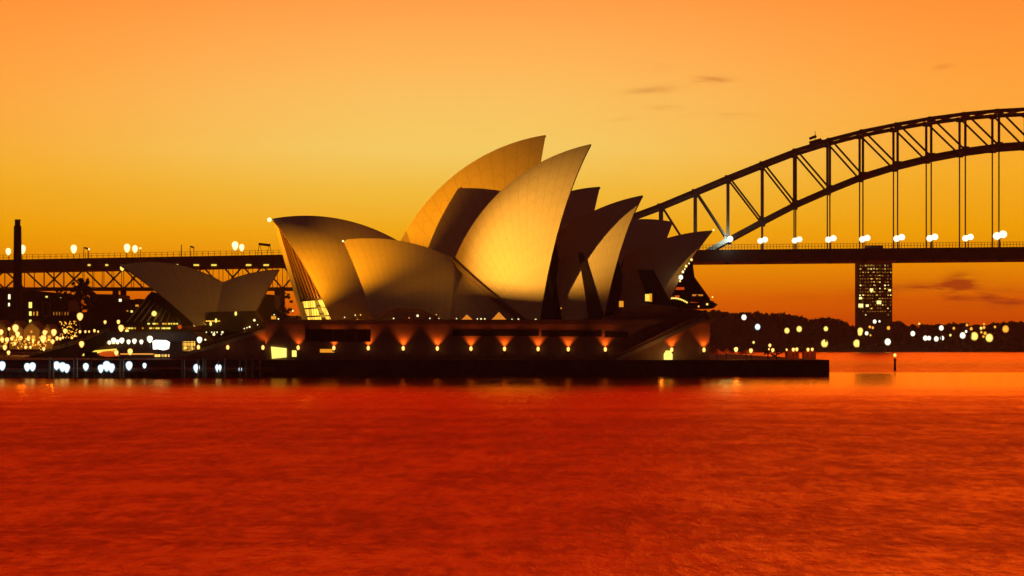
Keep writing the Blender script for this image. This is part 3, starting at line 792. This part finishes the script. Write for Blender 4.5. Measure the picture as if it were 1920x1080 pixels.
# tapered lanterns, one kind for many places: origin at the foot of the post, lantern 1 high unit
def lantern_kind(name, cat, group, material, post, r, hgt, postmat='steel2'):
    o = thing(name, 'x', cat, (0, 0, 0), group)
    MB().tube((0, 0, 0), (0, 0, post), .16, .11, 6).build('lamp_post', postmat, o)
    # a tall globe swollen to the size of its glare, wider above than below
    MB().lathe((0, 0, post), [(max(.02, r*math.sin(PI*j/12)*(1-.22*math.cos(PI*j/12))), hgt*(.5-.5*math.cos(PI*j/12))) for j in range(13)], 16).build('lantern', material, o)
    o['_first'] = 1; return o
def place(o, loc, label, scale=1.0):
    if o.get('_first'):
        del o['_first']; o.location = loc; o['label'] = label; o.scale = (scale,)*3; return o
    return dup(o, loc, label, scale)
vk = lantern_kind('viaduct_lamp', 'street lamp', 'pale lamps along the viaduct', 'pale', 2.8, 2.3, 6.2)
vk_lab = ['pale lamp on the viaduct beside the chimney, nearer the photo edge', 'pale lamp on the viaduct touching the near side of the tall chimney', 'lone pale lamp on the viaduct next to a small gantry',
          'first lamp of the close pair above the lit shell tip lamp', 'second lamp of the close pair, beside a small bracket lamp', 'taller lamp of the pair nearest the large sign gantry', 'lower lamp of the pair nearest the large sign gantry']
for (px, py, s), lb in zip(((14, 477, .72), (40.5, 478, .9), (137, 476, .85), (237, 474.5, .85), (252, 476, .75), (440, 470.5, .88), (452.5, 471.5, .7)), vk_lab):
    p = onplane(px, vtop(px), VA, VK); p.y += 2; place(vk, p, lb, s)
sk = lantern_kind('bracket_lamp', 'street lamp', 'small bracket lamps on the viaduct', 'pale', 4.2, .7, 1.2)
for px, lb in ((164.5, 'small lamp beside the narrow gantry on the viaduct'), (261.5, 'small lamp beside the middle pair of viaduct lamps')):
    p = onplane(px, vtop(px), VA, VK); p.y += 3; place(sk, p, lb)

# ------------------------------------------------------------------ apartment tower across the water
YT = 2050.0
tw = thing('apartment_tower', 'tall slab apartment block with scattered lit windows, seen under the bridge deck', 'apartment block', (PX(1641, YT), YT, 0))
MB().box(PX(1610, YT), PX(1673, YT), YT, YT+22, 0, PZ(468, YT)).build('wall', 'brick', tw)
MB().box(PX(1627, YT), PX(1656, YT), YT+4, YT+16, PZ(468, YT), PZ(459.5, YT)).build('roof_room', 'brick', tw)
fl_ = MB()
for i in range(22): fl_.box(PX(1609.4, YT), PX(1673.6, YT), YT-.25, YT-.02, PZ(486+6*i, YT), PZ(485.2+6*i, YT))
fl_.build('floor_band', 'render', tw)
rnd = random.Random(21); cnt = 0
for fl in range(17):
    for cx in range(12):
        if cnt >= 96: break
        prob = .66 if fl < 5 else (.42 if fl < 12 else .10)
        if rnd.random() > prob: continue
        px = 1613+cx*5.2+rnd.uniform(-.5, .5); py = 490.5+fl*6.2
        w_ = rnd.choice((1.6, 2, 2.6, 3.2)); h_ = rnd.choice((1.5, 1.8, 2.3))
        mm = rnd.choice(('win_tower', 'win_tower3', 'win_tower2', 'win_tower', 'win_tower3'))
        MB().box(PX(px-w_/2, YT), PX(px+w_/2, YT), YT-.12, YT+.2, PZ(py+h_, YT), PZ(py, YT)).build('lit_window', mm, tw); cnt += 1
dimw = MB()
for fl in range(16):
    for cx in range(13):
        if rnd.random() < .5: continue
        px = 1613+cx*4.7+rnd.uniform(-.6, .6); py = 491.6+fl*6.1
        dimw.box(PX(px-.8, YT), PX(px+.8, YT), YT-.08, YT+.2, PZ(py+1.6, YT), PZ(py, YT))
dimw.build('dim_window', 'win_tower3', tw)['kind'] = 'stuff'
for px, py, r in ((1613.5, 559, 2.6), (1648, 567, 4), (1614, 573, 4.2), (1626, 573, 2.6), (1634, 543.5, 3), (1668, 544, 2.2)):
    MB().box(PX(px-r, YT), PX(px+r, YT), YT-.4, YT+.2, PZ(py+r*.8, YT), PZ(py-r*.8, YT)).build('lit_window', 'win_tower2', tw)

# lamps along the far shore
fk = {}
for key, name in (('yellow', 'yellow'), ('white', 'white'), ('amber', 'amber'), ('cool', 'cool white')):
    o = thing('shore_lamp', 'x', 'street lamp', (0, 0, 0), 'lamps along the dark far shore')
    MB().tube((0, 0, 0), (0, 0, 5), .3, .2, 6).build('lamp_post', 'steel2', o)
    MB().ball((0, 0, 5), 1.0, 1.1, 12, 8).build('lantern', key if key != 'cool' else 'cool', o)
    o['_first'] = 1; fk[key] = (o, name)
FAR = [(1395, 595, 5, 'white'), (1420.5, 613, 5.5, 'cool'), (1413, 642, 2.5, 'yellow'), (1475.5, 620, 5.2, 'yellow'), (1498.5, 617, 5.5, 'yellow'), (1546, 644, 7, 'yellow'), (1548.5, 616.5, 4.5, 'yellow'),
       (1606.5, 644, 7, 'yellow'), (1613, 620, 5.5, 'yellow'), (1625, 625, 3.5, 'white'), (1612.5, 625, 4.5, 'yellow'), (1640, 603, 3.6, 'white'), (1649, 602.5, 2, 'white'), (1631, 613, 2.6, 'amber'), (1636.5, 614.5, 2.4, 'amber'), (1666, 615, 3.5, 'amber'),
       (1632, 628.5, 2, 'amber'), (1664.5, 641, 6, 'white'), (1711.5, 625.5, 4.6, 'white'), (1735, 634, 4.5, 'white'), (1742, 634, 4, 'white'), (1755.5, 635.5, 4.6, 'white'), (1766.5, 634, 4, 'white'), (1723.5, 607, 2, 'yellow'),
       (1765, 615, 4.6, 'white'), (1788.5, 615.5, 2.6, 'amber'), (1782, 628.5, 2.4, 'yellow'), (1805, 629, 5.6, 'white'), (1811.5, 621.5, 2.4, 'white'), (1813, 609.5, 2.6, 'amber'), (1821, 616.5, 3, 'amber'), (1827, 630.5, 7.5, 'yellow'),
       (1839.5, 615.5, 2.8, 'yellow'), (1845, 614, 2.8, 'amber'), (1845, 607.5, 2, 'amber'), (1847, 625, 3.2, 'amber'), (1855, 633.5, 7.5, 'yellow'), (1840, 623, 2.4, 'amber'), (1865.5, 613, 2.4, 'amber'), (1885.5, 617, 6.5, 'amber'), (1844, 631, 2.4, 'amber')]
FAR.sort(); cn = {}
for px, py, r, key in FAR:
    o, nm = fk[key]; cn[key] = cn.get(key, 0)+1
    Y = 1990.0 if py > 639 else 1986.0 if py > 628 else 1983.0; s = r*1.12*Y/F
    size = 'large' if r > 5.8 else 'mid-sized' if r > 3.2 else 'small'
    where = 'low on' if py > 638 else 'midway up' if py > 612 else 'high on'
    z = PZ(py, Y)-5*s
    q = place(o, (PX(px, Y), Y, z), '%s %s lamp %s the shore, %s %s one past the sea wall' % (size, nm, where, ORD[cn[key]-1], nm), s)

# ------------------------------------------------------------------ channel marker
ymk = 771.0
mk = thing('channel_marker', 'dark pile standing in the water with one yellow light on top', 'channel marker', P(1678, 696, ymk))
b0 = P(1678, 698, ymk)
MB().tube(b0-Vector((0, 0, 1)), P(1678, 676, ymk), .42, .36, 10).build('pile', 'timber', mk)
MB().lathe(P(1678, 676, ymk), [(.55, 0), (.55, .35), (.2, .5), (.2, 1.0)], 10).build('lamp_base', 'steel2', mk)
MB().ball(P(1678, 666, ymk), .62, 1.1, 12, 8).build('lantern', 'yellow', mk)

# ------------------------------------------------------------------ promenade furniture at the point
pk = lantern_kind('promenade_lamp', 'street lamp', 'warm lamps on the promenade point', 'bulb', 1.5, .62, 1.5)
prom = [(1380, 656, 1.1), (1408, 658, 1.05), (1443.5, 648, .8), (1449, 657, .9), (1475, 656, .55), (1487.5, 656, .85), (1494, 655.5, .85), (1515, 656, .85), (1523, 655.5, .75), (1442, 655, .5)]
for i, (px, py, s) in enumerate(sorted(prom)):
    Y = 672+(i % 3)*4; place(pk, Vector((PX(px, Y), Y, PZ(py, Y)-2.2*s)), 'warm lamp on the promenade point, %s from the podium corner' % ORD[i], s)
def parasol(name, px, py, Y, w, h, material, label, group):
    base = Vector((PX(px, Y), Y, ZG if py > 630 else ZT)); o = thing(name, label, 'parasol', base, group)
    zt = PZ(py, Y)
    MB().tube(base, Vector((base.x, Y, zt+h)), .12, .1, 6).build('pole', 'steel2', o)
    MB().lathe((base.x, Y, zt), [(w, 0), (w*.62, h*.35), (w*.25, h*.75), (.08, h)], 8, False).build('canopy', material, o)
    return o
parasol('cafe_parasol', 1345, 664, 675, 2.6, 1.5, 'canvas', 'red cafe parasol nearest the podium corner', 'red cafe parasols on the promenade')
parasol('cafe_parasol', 1362, 663, 676, 2.4, 1.5, 'canvas', 'middle red cafe parasol of the three on the promenade', 'red cafe parasols on the promenade')
parasol('cafe_parasol', 1399, 664, 678, 2.4, 1.4, 'canvas', 'red cafe parasol farthest out on the point', 'red cafe parasols on the promenade')
parasol('lit_parasol', 875.5, 601, 671, 1.9, 1.7, 'orange_lit', 'smaller orange glowing parasol on the podium terrace', 'glowing parasols on the podium')
parasol('lit_parasol', 935.5, 601, 671, 2.4, 2.4, 'orange_lit', 'larger orange glowing parasol on the podium terrace', 'glowing parasols on the podium')
for i, (px, hh) in enumerate(((1478, 2.6), (1510, 2.4))):
    Y = 690; ko = thing('kiosk', ('low red-lit kiosk under the pair of promenade lamps', 'low red-lit kiosk nearest the end of the sea wall')[i], 'kiosk', (PX(px, Y), Y, ZG))
    MB().box(PX(px-3, Y), PX(px+20, Y), Y, Y+4, ZG, ZG+hh).build('wall', 'canvas', ko); MB().box(PX(px-4, Y), PX(px+21, Y), Y-.6, Y+4.5, ZG+hh, ZG+hh+.3).build('roof', 'roof', ko)
    light('kiosk_glow', 'POINT', (PX(px+9, Y), Y-2.5, ZG+2.2), 70, (1, .3, .03), ko, shadow_soft_size=.3)
light('cafe_glow', 'POINT', (PX(1380, 672), 671, ZG+3.2), 700, (1, .35, .04), None, shadow_soft_size=.4)

# small lamps on the podium terrace
tk = {}
for key, w_ in (('pale', 'pale'), ('amber', 'amber')):
    o = thing('terrace_lamp', 'x', 'terrace lamp', (0, 0, 0), 'tiny lamps along the podium terrace')
    MB().tube((0, 0, -1.2), (0, 0, 0), .07, .05, 6).build('lamp_post', 'steel2', o); MB().ball((0, 0, 0), .24, 1, 8, 6).build('bulb', key, o); o['_first'] = 1; tk[key] = (o, w_)
TL = [(646, 595, .9, 'pale'), (666, 591, .9, 'pale'), (676, 590.5, 1, 'amber'), (629, 600, .9, 'amber'), (670, 599, .8, 'amber'), (738, 597, 1, 'pale'), (767, 596, .8, 'amber'), (783, 592, 1.7, 'pale'), (806, 597, .9, 'pale'), (818, 590, .8, 'amber'), (823, 597, .7, 'pale'),
      (856, 597.5, .8, 'pale'), (895, 598, .9, 'pale'), (902, 598, 1.2, 'pale'), (909, 598, 1, 'pale'), (960, 598.5, .8, 'pale'), (972, 598.5, 1.1, 'pale'), (967, 603, 1.2, 'pale'), (1004.5, 600.5, 2, 'pale'), (998, 602, 1, 'pale'), (992, 602, .8, 'pale'), (985, 601, .7, 'pale'), (1015, 601, 1, 'amber'), (1052, 578, .9, 'amber'), (1319, 590, 1.2, 'amber')]
cn = {}
for px, py, s, key in sorted(TL):
    o, w_ = tk[key]; cn[key] = cn.get(key, 0)+1; Y = 671.5 if py > 588 else 667
    place(o, P(px, py, Y), 'tiny %s terrace lamp on the podium, %s of that colour from the glass mouth' % (w_, ORD[cn[key]-1]), s)

# ------------------------------------------------------------------ jetty with floodlights and lamps
jt = thing('jetty', 'low dark jetty at the water under the brightest white lamps', 'jetty', (-100, 640, 0))
jm = MB(); jx0, jx1 = PX(-60, YJ), PX(492, YJ)
jm.box(jx0, PX(88, YJ), YJ+4, 660, 1.3, 2.2); jm.box(PX(88, YJ), jx1, YJ, 660, 1.5, 2.4)
jm.build('deck', 'timber', jt)
jp = MB()
for i in range(34): 
    x = jx0+(jx1-jx0)*(i+.5)/34; yy = YJ+1 if x > PX(88, YJ) else YJ+5
    jp.tube((x, yy, -1), (x, yy, 2.4), .3, .3, 6)
jp.box(PX(88, YJ), jx1, YJ+1.5, YJ+2, 0, 1.5); jp.box(jx0, PX(88, YJ), YJ+5.5, YJ+6, 0, 1.3)
jp.build('pile', 'timber', jt)
jr = MB()
for i in range(60): x = jx0+(jx1-jx0)*i/59; jr.bar((x, YJ+4.2, 2.2), (x, YJ+4.2, 3.4), .08)
jr.bar((jx0, YJ+4.2, 3.4), (jx1, YJ+4.2, 3.4), .1); jr.build('railing', 'steel2', jt)
mp = thing('mooring_pole', 'x', 'mooring pole', (0, 0, 0), 'pale mooring poles along the jetty')
MB().tube((0, 0, -1), (0, 0, 3.9), .26, .22, 8).build('shaft', 'pole', mp); MB().lathe((0, 0, 3.9), [(.3, 0), (.3, .12), (.05, .4)], 8).build('cap', 'steel2', mp); mp['_first'] = 1
for i, px in enumerate((93, 100, 139, 144, 226, 231, 341.5, 345, 371.5, 382, 385, 410, 422, 450.5, 462, 474, 487.5)):
    place(mp, Vector((PX(px, YJ-1), YJ-1, 1.0)), 'pale mooring pole at the jetty edge, %s counted towards the stairs' % ORD[i], 1.0 if i % 3 else 1.12)
jl = lantern_kind('jetty_lamp', 'street lamp', 'bright white lamps on the jetty', 'cool', .6, 1.05, 2.8)
JL = [(4, 700, 1.0), (51, 701, .9), (61, 701, .95), (106, 699, .95), (117, 703, 1.05), (125, 704, .95), (161, 700, .85), (189, 704, .9), (200, 703, 1.15), (209, 704, 1.0), (242, 700, 1.0), (271, 694, .6), (368.5, 704, .95), (409.5, 704, .95), (450.5, 700, .5)]
for i, (px, py, s) in enumerate(JL):
    Y = YJ-.3; place(jl, P(px, py, Y), '%s white lamp on the jetty, %s counted towards the broad stairs' % ('bright' if s > .7 else 'small dim', ORD[i]), s)
    if s > .8 and i % 2 == 0: light('jetty_light', 'POINT', P(px, py-14, Y-1.5), 12, (.8, 1, .9), None, shadow_soft_size=.5)

# floodlight bank that lights the shells; its front visor keeps the beam off the water and the podium wall
fd = thing('floodlight', 'long bank of hooded floodlights on the jetty aimed at the shells', 'floodlight', (FLOOD.x, FLOOD.y, 2.4))
slope = .2457
f = MB(); f.box(FLOOD.x-.8, FLOOD.x+2.6, FLOOD.y-.5, FLOOD.y-.4, FLOOD.z-.6, FLOOD.z+.7)
f.box(FLOOD.x-.8, FLOOD.x+2.6, FLOOD.y-.4, FLOOD.y+.8, FLOOD.z-.6, FLOOD.z-.5)
f.box(FLOOD.x-.8, FLOOD.x+2.6, FLOOD.y+.75, FLOOD.y+.8, FLOOD.z-.5, FLOOD.z+.775*slope)
f.build('housing', 'steel2', fd)
f = MB(); f.tube((FLOOD.x+.9, FLOOD.y, 2.3), (FLOOD.x+.9, FLOOD.y, FLOOD.z-.6), .18, .18, 8); f.build('post', 'steel2', fd)
def flood(name, tx, cone, energy, col, blend=.6):
    s = light(name, 'SPOT', FLOOD, energy, col, fd, spot_size=math.radians(cone), spot_blend=blend, shadow_soft_size=.03)
    aim(s, tx, FLOOD)
FC = (1, .37, .004)
flood('flood_tall', P(840, 390, 757), 26, 1.25e6, FC, 1.0)
flood('flood_low', P(660, 470, 700), 18, 1.1e6, FC, 1.0)
flood('flood_front', P(1060, 440, 705), 26, 8.0e5, FC, 1.0)
flood('flood_main', P(1095, 405, 705), 21, 1.8e6, (1, .54, .095), 1.0)
f2 = Vector((PX(455, 698), 698, ZG+7.5))
fm = thing('floodlight_mast', 'mast with one floodlight beside the broad stairs, aimed at the rear hall', 'floodlight', (f2.x, f2.y, ZG))
MB().tube((f2.x, f2.y, ZG), (f2.x, f2.y, f2.z-.5), .16, .1, 8).build('post', 'steel2', fm)
f = MB(); f.box(f2.x-.5, f2.x+.5, f2.y-.45, f2.y-.35, f2.z-.5, f2.z+.5); f.box(f2.x-.5, f2.x+.5, f2.y-.35, f2.y+.4, f2.z-.5, f2.z-.42); f.build('housing', 'steel2', fm)
q = light('flood_mouth', 'SPOT', f2, 4.6e5, FC, fm, spot_size=math.radians(50), spot_blend=1.0, shadow_soft_size=.1); aim(q, P(578, 480, 735), f2)

# ------------------------------------------------------------------ the town behind the jetty
def building(name, label, cat, pts, Y, depth, wallmat, wins=(), roofpts=None):
    xs = [p[0] for p in pts]; o = thing(name, label, cat, (PX(sum(xs)/len(xs), Y), Y, ZG))
    MB().pix(pts, Y, depth).build('wall', wallmat, o)
    if roofpts:
        for r in roofpts: MB().pix(r, Y-.6, depth+1).build('roof', 'roof', o)
    for px, py, w_, h_, m_ in wins:
        MB().box(PX(px-w_/2, Y), PX(px+w_/2, Y), Y-.15, Y+.3, PZ(py+h_/2, Y), PZ(py-h_/2, Y)).build('lit_window', m_, o)
    return o
ch = thing('chimney_stack', 'tall dark brick chimney rising above the viaduct', 'chimney', (PX(33, 980), 980, ZG))
cm = MB(); cz = [(22, 640), (24.5, 520), (27, 430), (27.2, 424), (29, 423.5), (29.2, 413), (39.5, 413), (39.7, 423.5), (41, 424), (41, 430), (40, 480), (39, 520), (40, 640)]
cm.lathe((PX(33, 980), 980, 0), [((b_-a_)/2*980/F, PZ(y_, 980)) for a_, b_, y_ in ((24, 42, 660), (24.5, 41.5, 540), (26, 40.5, 440), (26.5, 40.8, 428), (26.8, 40.8, 424), (29, 39.6, 423.2), (29, 39.6, 412.5))], 16, False)
cm.build('shaft', 'brick', ch); MB().lathe((PX(33.3, 980), 980, 0), [(1.4, PZ(413, 980)), (1.4, PZ(411.6, 980))], 12, False).build('rim', 'brick', ch)
building('warehouse', 'long dark warehouse behind the chimney with a few lit windows', 'warehouse', [(-80, 660), (-80, 545), (20, 543), (75, 546), (128, 551), (128, 660)], 1010, 30, 'brick',
         [(17.5, 556.5, 4, 9, 'win_white'), (17, 571, 3, 6, 'win_white'), (57, 572, 6, 11, 'door'), (57, 588, 4.5, 8, 'door'), (57, 602, 4.5, 5, 'door'), (63.5, 588, 2, 7, 'amber_panel'), (70, 588, 2.4, 8, 'amber_panel'), (87.5, 556.5, 4, 3, 'door'), (109, 560, 11, 5, 'door')]
         + [(101+5.3*i, 588, 1.3, 6, 'win_tower3') for i in range(7)])
pf = MB(); Yp = 1009.0
for a_, b_, c_, d_ in ((79, 82, 566, 594), (92, 95, 566, 594), (79, 95, 566, 568.5), (79, 95, 591.5, 594)): pf.box(PX(a_, Yp), PX(b_, Yp), Yp-.5, Yp-.1, PZ(d_, Yp), PZ(c_, Yp))
tag(pf.build('portal_frame', 'concrete'), 'pale square portal frame on the dark warehouse front', 'frame')
building('office_block', 'dark flat-roofed block stepping down beside the round tree', 'office', [(128, 640), (128, 585), (168, 585), (168, 551), (221, 552), (222, 560), (252, 562), (252, 560.5), (262, 560), (262, 562), (292, 563), (292, 640)], 960, 30, 'brick',
         [(225.5, 563, 5, 5, 'win_white'), (257, 573, 6, 3.5, 'amber_panel'), (247, 584, 4, 4, 'door'), (239, 583, 3, 2, 'amber_panel')])
building('bridge_hall', 'dark hall behind the stairs under the viaduct end', 'hall', [(478, 640), (480, 582), (492, 551), (514, 553), (517, 580), (534, 592), (560, 592), (560, 640)], 900, 20, 'brick',
         [(513, 595.5, 9, 6, 'amber_panel')])
# gabled terrace houses in warm street light
for i, (x0, x1, ya) in enumerate(((-14, 12, 604), (17, 42, 605), (44, 74, 606), (77, 100, 612))):
    xm = (x0+x1)/2; eave = ya+13
    building('gabled_house', ('gabled waterfront house at the photo edge', 'gabled waterfront house in front of the chimney foot', 'widest gabled waterfront house, third along the row', 'smallest gabled waterfront house, nearest the string of lights')[i], 'house',
             [(x0, 655), (x0, eave), (xm, ya), (x1, eave), (x1, 655)], 850, 14, 'render', [(xm-5, 634, 5, 9, 'shop'), (xm+4, 634, 6, 10, 'shop'), (xm, 622, 3, 4, 'win_tower3')],
             [[(x0-2, eave+2), (xm, ya-2), (x1+2, eave+2), (x1+2, eave), (xm, ya-4), (x0-2, eave)]])['group'] = 'gabled waterfront houses'
light('street_glow', 'POINT', P(40, 634, 838), 9000, (1, .4, .04), None, shadow_soft_size=1)
light('street_glow', 'POINT', P(95, 634, 838), 6000, (1, .4, .04), None, shadow_soft_size=1)
# curved approach ramp rising past the lights
rm = thing('approach_ramp', 'dark sloping ramp with a pale rail curving up behind the jetty', 'ramp', (PX(120, 745), 745, ZG))
MB().pix([(40, 672), (70, 664), (110, 655), (150, 643), (190, 627), (205, 622), (222, 622), (222, 672)], 745, 12).build('ramp_wall', 'granite_dark', rm)
r_ = MB(); rp_ = [(55, 667), (80, 661), (110, 653), (150, 641), (188, 625), (204, 620)]
for a_, b_ in zip(rp_, rp_[1:]):
    r_.bar(P(*a_, 744.6), P(*b_, 744.6), .3); r_.bar(P(a_[0], a_[1]-4, 744.6), P(b_[0], b_[1]-4, 744.6), .2)
r_.build('rail', 'concrete', rm)
# lower concourse under the forecourt
cc = thing('concourse', 'low concourse with a row of bright lamps and lit shopfronts beside the ramp', 'concourse', (PX(290, 715), 715, ZG))
Yc = 715.0
MB().pix([(196, 640), (196, 622), (360, 622), (380, 640)], Yc, 30).build('roof', 'granite_dark', cc)
MB().pix([(196, 672), (196, 640), (372, 640), (345, 658), (330, 672)], Yc+6, 20).build('wall', 'brick', cc)
MB().box(PX(338, Yc), PX(361, Yc), Yc+5.6, Yc+5.9, PZ(658, Yc), PZ(640, Yc)).build('shopfront', 'shop', cc)
MB().box(PX(194, Yc), PX(212, Yc), Yc+5.6, Yc+5.9, PZ(645, Yc), PZ(640, Yc)).build('shopfront', 'win', cc)
MB().box(PX(226, Yc), PX(290, Yc), Yc-.6, Yc-.3, PZ(665, Yc), PZ(662.5, Yc)).build('lit_counter', 'amber_panel', cc)
MB().box(PX(289, Yc), PX(318, Yc), Yc-.6, Yc-.3, PZ(669, Yc), PZ(664, Yc)).build('shopfront', 'shop', cc)
sg = thing('lit_pavilion', 'glaring white lit pavilion under the concourse roof', 'pavilion', (PX(300, 706), 706, ZG))
MB().pix([(287, 655), (286, 640), (291, 637.5), (308, 638), (315, 642), (313, 654), (305, 656.5), (296, 654.5)], 706, 4).build('lit_wall', 'white_panel', sg)
for px in (288, 301, 313): MB().box(PX(px-.6, 705.6), PX(px+.6, 705.6), 705.6, 706-.02, ZG, PZ(655, 706)).build('post', 'steel2', sg)
light('pavilion_glow', 'POINT', P(300, 648, 702), 130, (1, .7, .45), sg, shadow_soft_size=1)
mq = thing('marquee', 'low red marquee with a bright yellow rim behind the jetty', 'marquee', (PX(190, 700), 700, ZG))
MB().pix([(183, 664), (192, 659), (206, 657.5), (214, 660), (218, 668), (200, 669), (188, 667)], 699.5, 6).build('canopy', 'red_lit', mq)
MB().pix([(154, 667), (156, 663), (170, 661), (178, 657), (214, 654), (213, 656.5), (190, 659), (176, 663), (162, 667.5)], 699, 5).build('rim', 'yellow_panel', mq)
for px in (158, 186, 214): MB().tube((PX(px, 700), 699.6, ZG), (PX(px, 700), 699.6, PZ(664, 700)), .12, .12, 6).build('pole', 'steel2', mq)

# lamps of the town, each its own
tl = lantern_kind('town_lamp', 'street lamp', 'lamps in the waterfront town', 'bulb', 2.4, .85, 2.1)
tl2 = lantern_kind('concourse_lamp', 'street lamp', 'white lamps under the concourse roof', 'white', 1.0, .85, 2.0)
TOWN = [(2, 632, 1.4), (29, 628, 1.9), (33, 636, 1.4), (39, 641, 1.1), (13, 646, 1.3), (4, 645, 1.2), (22, 641, .9), (17, 622, .8), (53, 643, .9), (81, 650, 1.7), (84, 634, 1.2), (101, 636, 1.5), (99, 649, 1.0), (122, 630, 1.1), (107, 642, .9), (113, 641, .7), (118, 638, .6), (9, 662, 1.1), (16, 670, .9),
        (82, 662, .8), (150, 606, 1.9), (153, 658, 1.3), (197, 610, .9), (222, 610, 1.0), (227, 628, 1.5), (238, 630, 1.0), (218, 672, 1.1), (244, 672, 1.3), (48, 658, .7), (57, 657, .6), (135, 638, .5), (140, 634, .5), (150, 628, .7), (160, 627, .6), (167, 626, .5), (177, 626, .7), (184, 626, .5), (62, 646, .6), (72, 647, .5), (28, 650, .9)]
for i, (px, py, s) in enumerate(sorted(TOWN)):
    Y = 742.0 if py < 652 else 690.0
    if py < 620 or px < 44: Y = 836.0 if py < 652 else 690
    s2 = s*.8; place(tl, P(px, py+8*s, Y), '%s warm lamp in the waterfront town, %s counted from the photo edge' % ('large' if s > 1.25 else 'mid-sized' if s > .75 else 'small', ORD[i] if i < len(ORD) else 'last'), s2)
for i, (px, s) in enumerate(((205, .7), (213, 1.0), (220.5, .8), (228.5, 1.0), (241, .8), (252, .9), (265, .8), (281, 1.2), (374, 1.1))):
    place(tl2, P(px, 651, 708), 'white concourse lamp, %s counted towards the broad stairs' % ORD[i], s)
fairy = MB()
for i in range(90):
    px = random.uniform(112, 145); py = random.uniform(602, 634)
    if px < 126 and py > 610 and random.random() < .6: continue
    fairy.ball(P(px, py, 833+random.uniform(-2, 2)), random.uniform(.16, .36), 1, 6, 4)
struct(fairy.build('fairy_lights', 'amber'), 'stuff')
fairy = MB()
for i in range(80):
    px = random.uniform(0, 105); py = random.gauss(643, 5)
    fairy.ball(P(px, py, 832+random.uniform(-6, 6)), random.uniform(.14, .45), 1, 6, 4)
struct(fairy.build('street_sparkle', 'amber'), 'stuff')
# lights dotted over the forecourt steps
sk2 = thing('step_lamp', 'x', 'step lamp', (0, 0, 0), 'small pale lamps on the forecourt')
MB().tube((0, 0, -1), (0, 0, 0), .07, .05, 6).build('lamp_post', 'steel2', sk2); MB().ball((0, 0, 0), .3, 1, 8, 6).build('bulb', 'pale', sk2); sk2['_first'] = 1
for i, (px, py, s) in enumerate(sorted(((387, 623, .7), (397, 623, .8), (402, 623, .7), (407, 623, .8), (417, 623, 1.3), (401, 627, 1.6), (385, 637, 1.1), (415, 627, .7), (458, 616, .7), (463, 614.5, .7), (468, 613, 1.1), (477, 600.5, 1.6), (483, 609, .7), (509, 609, 1.1), (510, 602, .8), (522, 598, 1), (514, 590, .8), (549, 583, 1.1), (543, 604, .6)))):
    place(sk2, P(px, py, 672 if px < 470 else 765), 'small pale lamp above the broad stairs, %s going up' % ORD[i], s)

# ------------------------------------------------------------------ trees
def tree(name, label, px, py, Y, r, n, group=None, flat=.9):
    c = P(px, py, Y); base = Vector((c.x, Y, ZG)); o = thing(name, label, 'tree', base, group)
    t = MB(); t.tube(base, c, r*.11, r*.07, 8)
    for k in range(6):
        an = k*1.05+px; t.tube(base.lerp(c, .62+.06*k), c+Vector((math.cos(an)*r*.6, math.sin(an)*r*.6, r*.25*math.sin(an*2.3))), r*.05, r*.015, 6)
    t.build('trunk', 'bark', o)
    m_ = MB()
    for _ in range(n):
        d = Vector((random.gauss(0, 1), random.gauss(0, 1), random.gauss(0, 1))).normalized()*r*(random.random()**.45)
        leafclump(m_, c+Vector((d.x, d.y, d.z*flat)), r*random.uniform(.16, .3), 12)
    m_.build('crown', 'leaf', o)
tree('broadleaf_tree', 'dark round tree against the viaduct truss', 151, 545, 940, 5.6, 46)
tree('broadleaf_tree', 'dark spreading tree low on the warehouse roofline', 118, 556, 980, 4.0, 30)
tree('broadleaf_tree', 'dark tree lower beside the round tree', 168, 566, 935, 4.6, 34)
tree('slim_tree', 'narrow dark tree between the stairs and the glass mouth', 532, 574, 880, 3.4, 26, None, 2.0)
for i, px in enumerate((1440, 1456)):
    tree('small_tree', ('small dark tree among the promenade lamps, nearer the podium', 'small dark tree among the promenade lamps, nearer the point')[i], px, 661, 684, 1.7, 16, 'small promenade trees')

# ------------------------------------------------------------------ thin evening haze over the harbour
hz = MB().box(-900, 1100, -60, 2600, -2, 180).build('haze', mat('haze_air', (1, 1, 1)))
struct(hz, 'stuff')
hm_ = hz.data.materials[0]; t = hm_.node_tree; t.nodes.remove(t.nodes['Principled BSDF'])
pv = t.nodes.new('ShaderNodeVolumePrincipled'); pv.inputs['Color'].default_value = (.95, .85, .8, 1); pv.inputs['Density'].default_value = .00008
pv.inputs['Anisotropy'].default_value = .35
t.links.new(pv.outputs[0], t.nodes['Material Output'].inputs['Volume'])
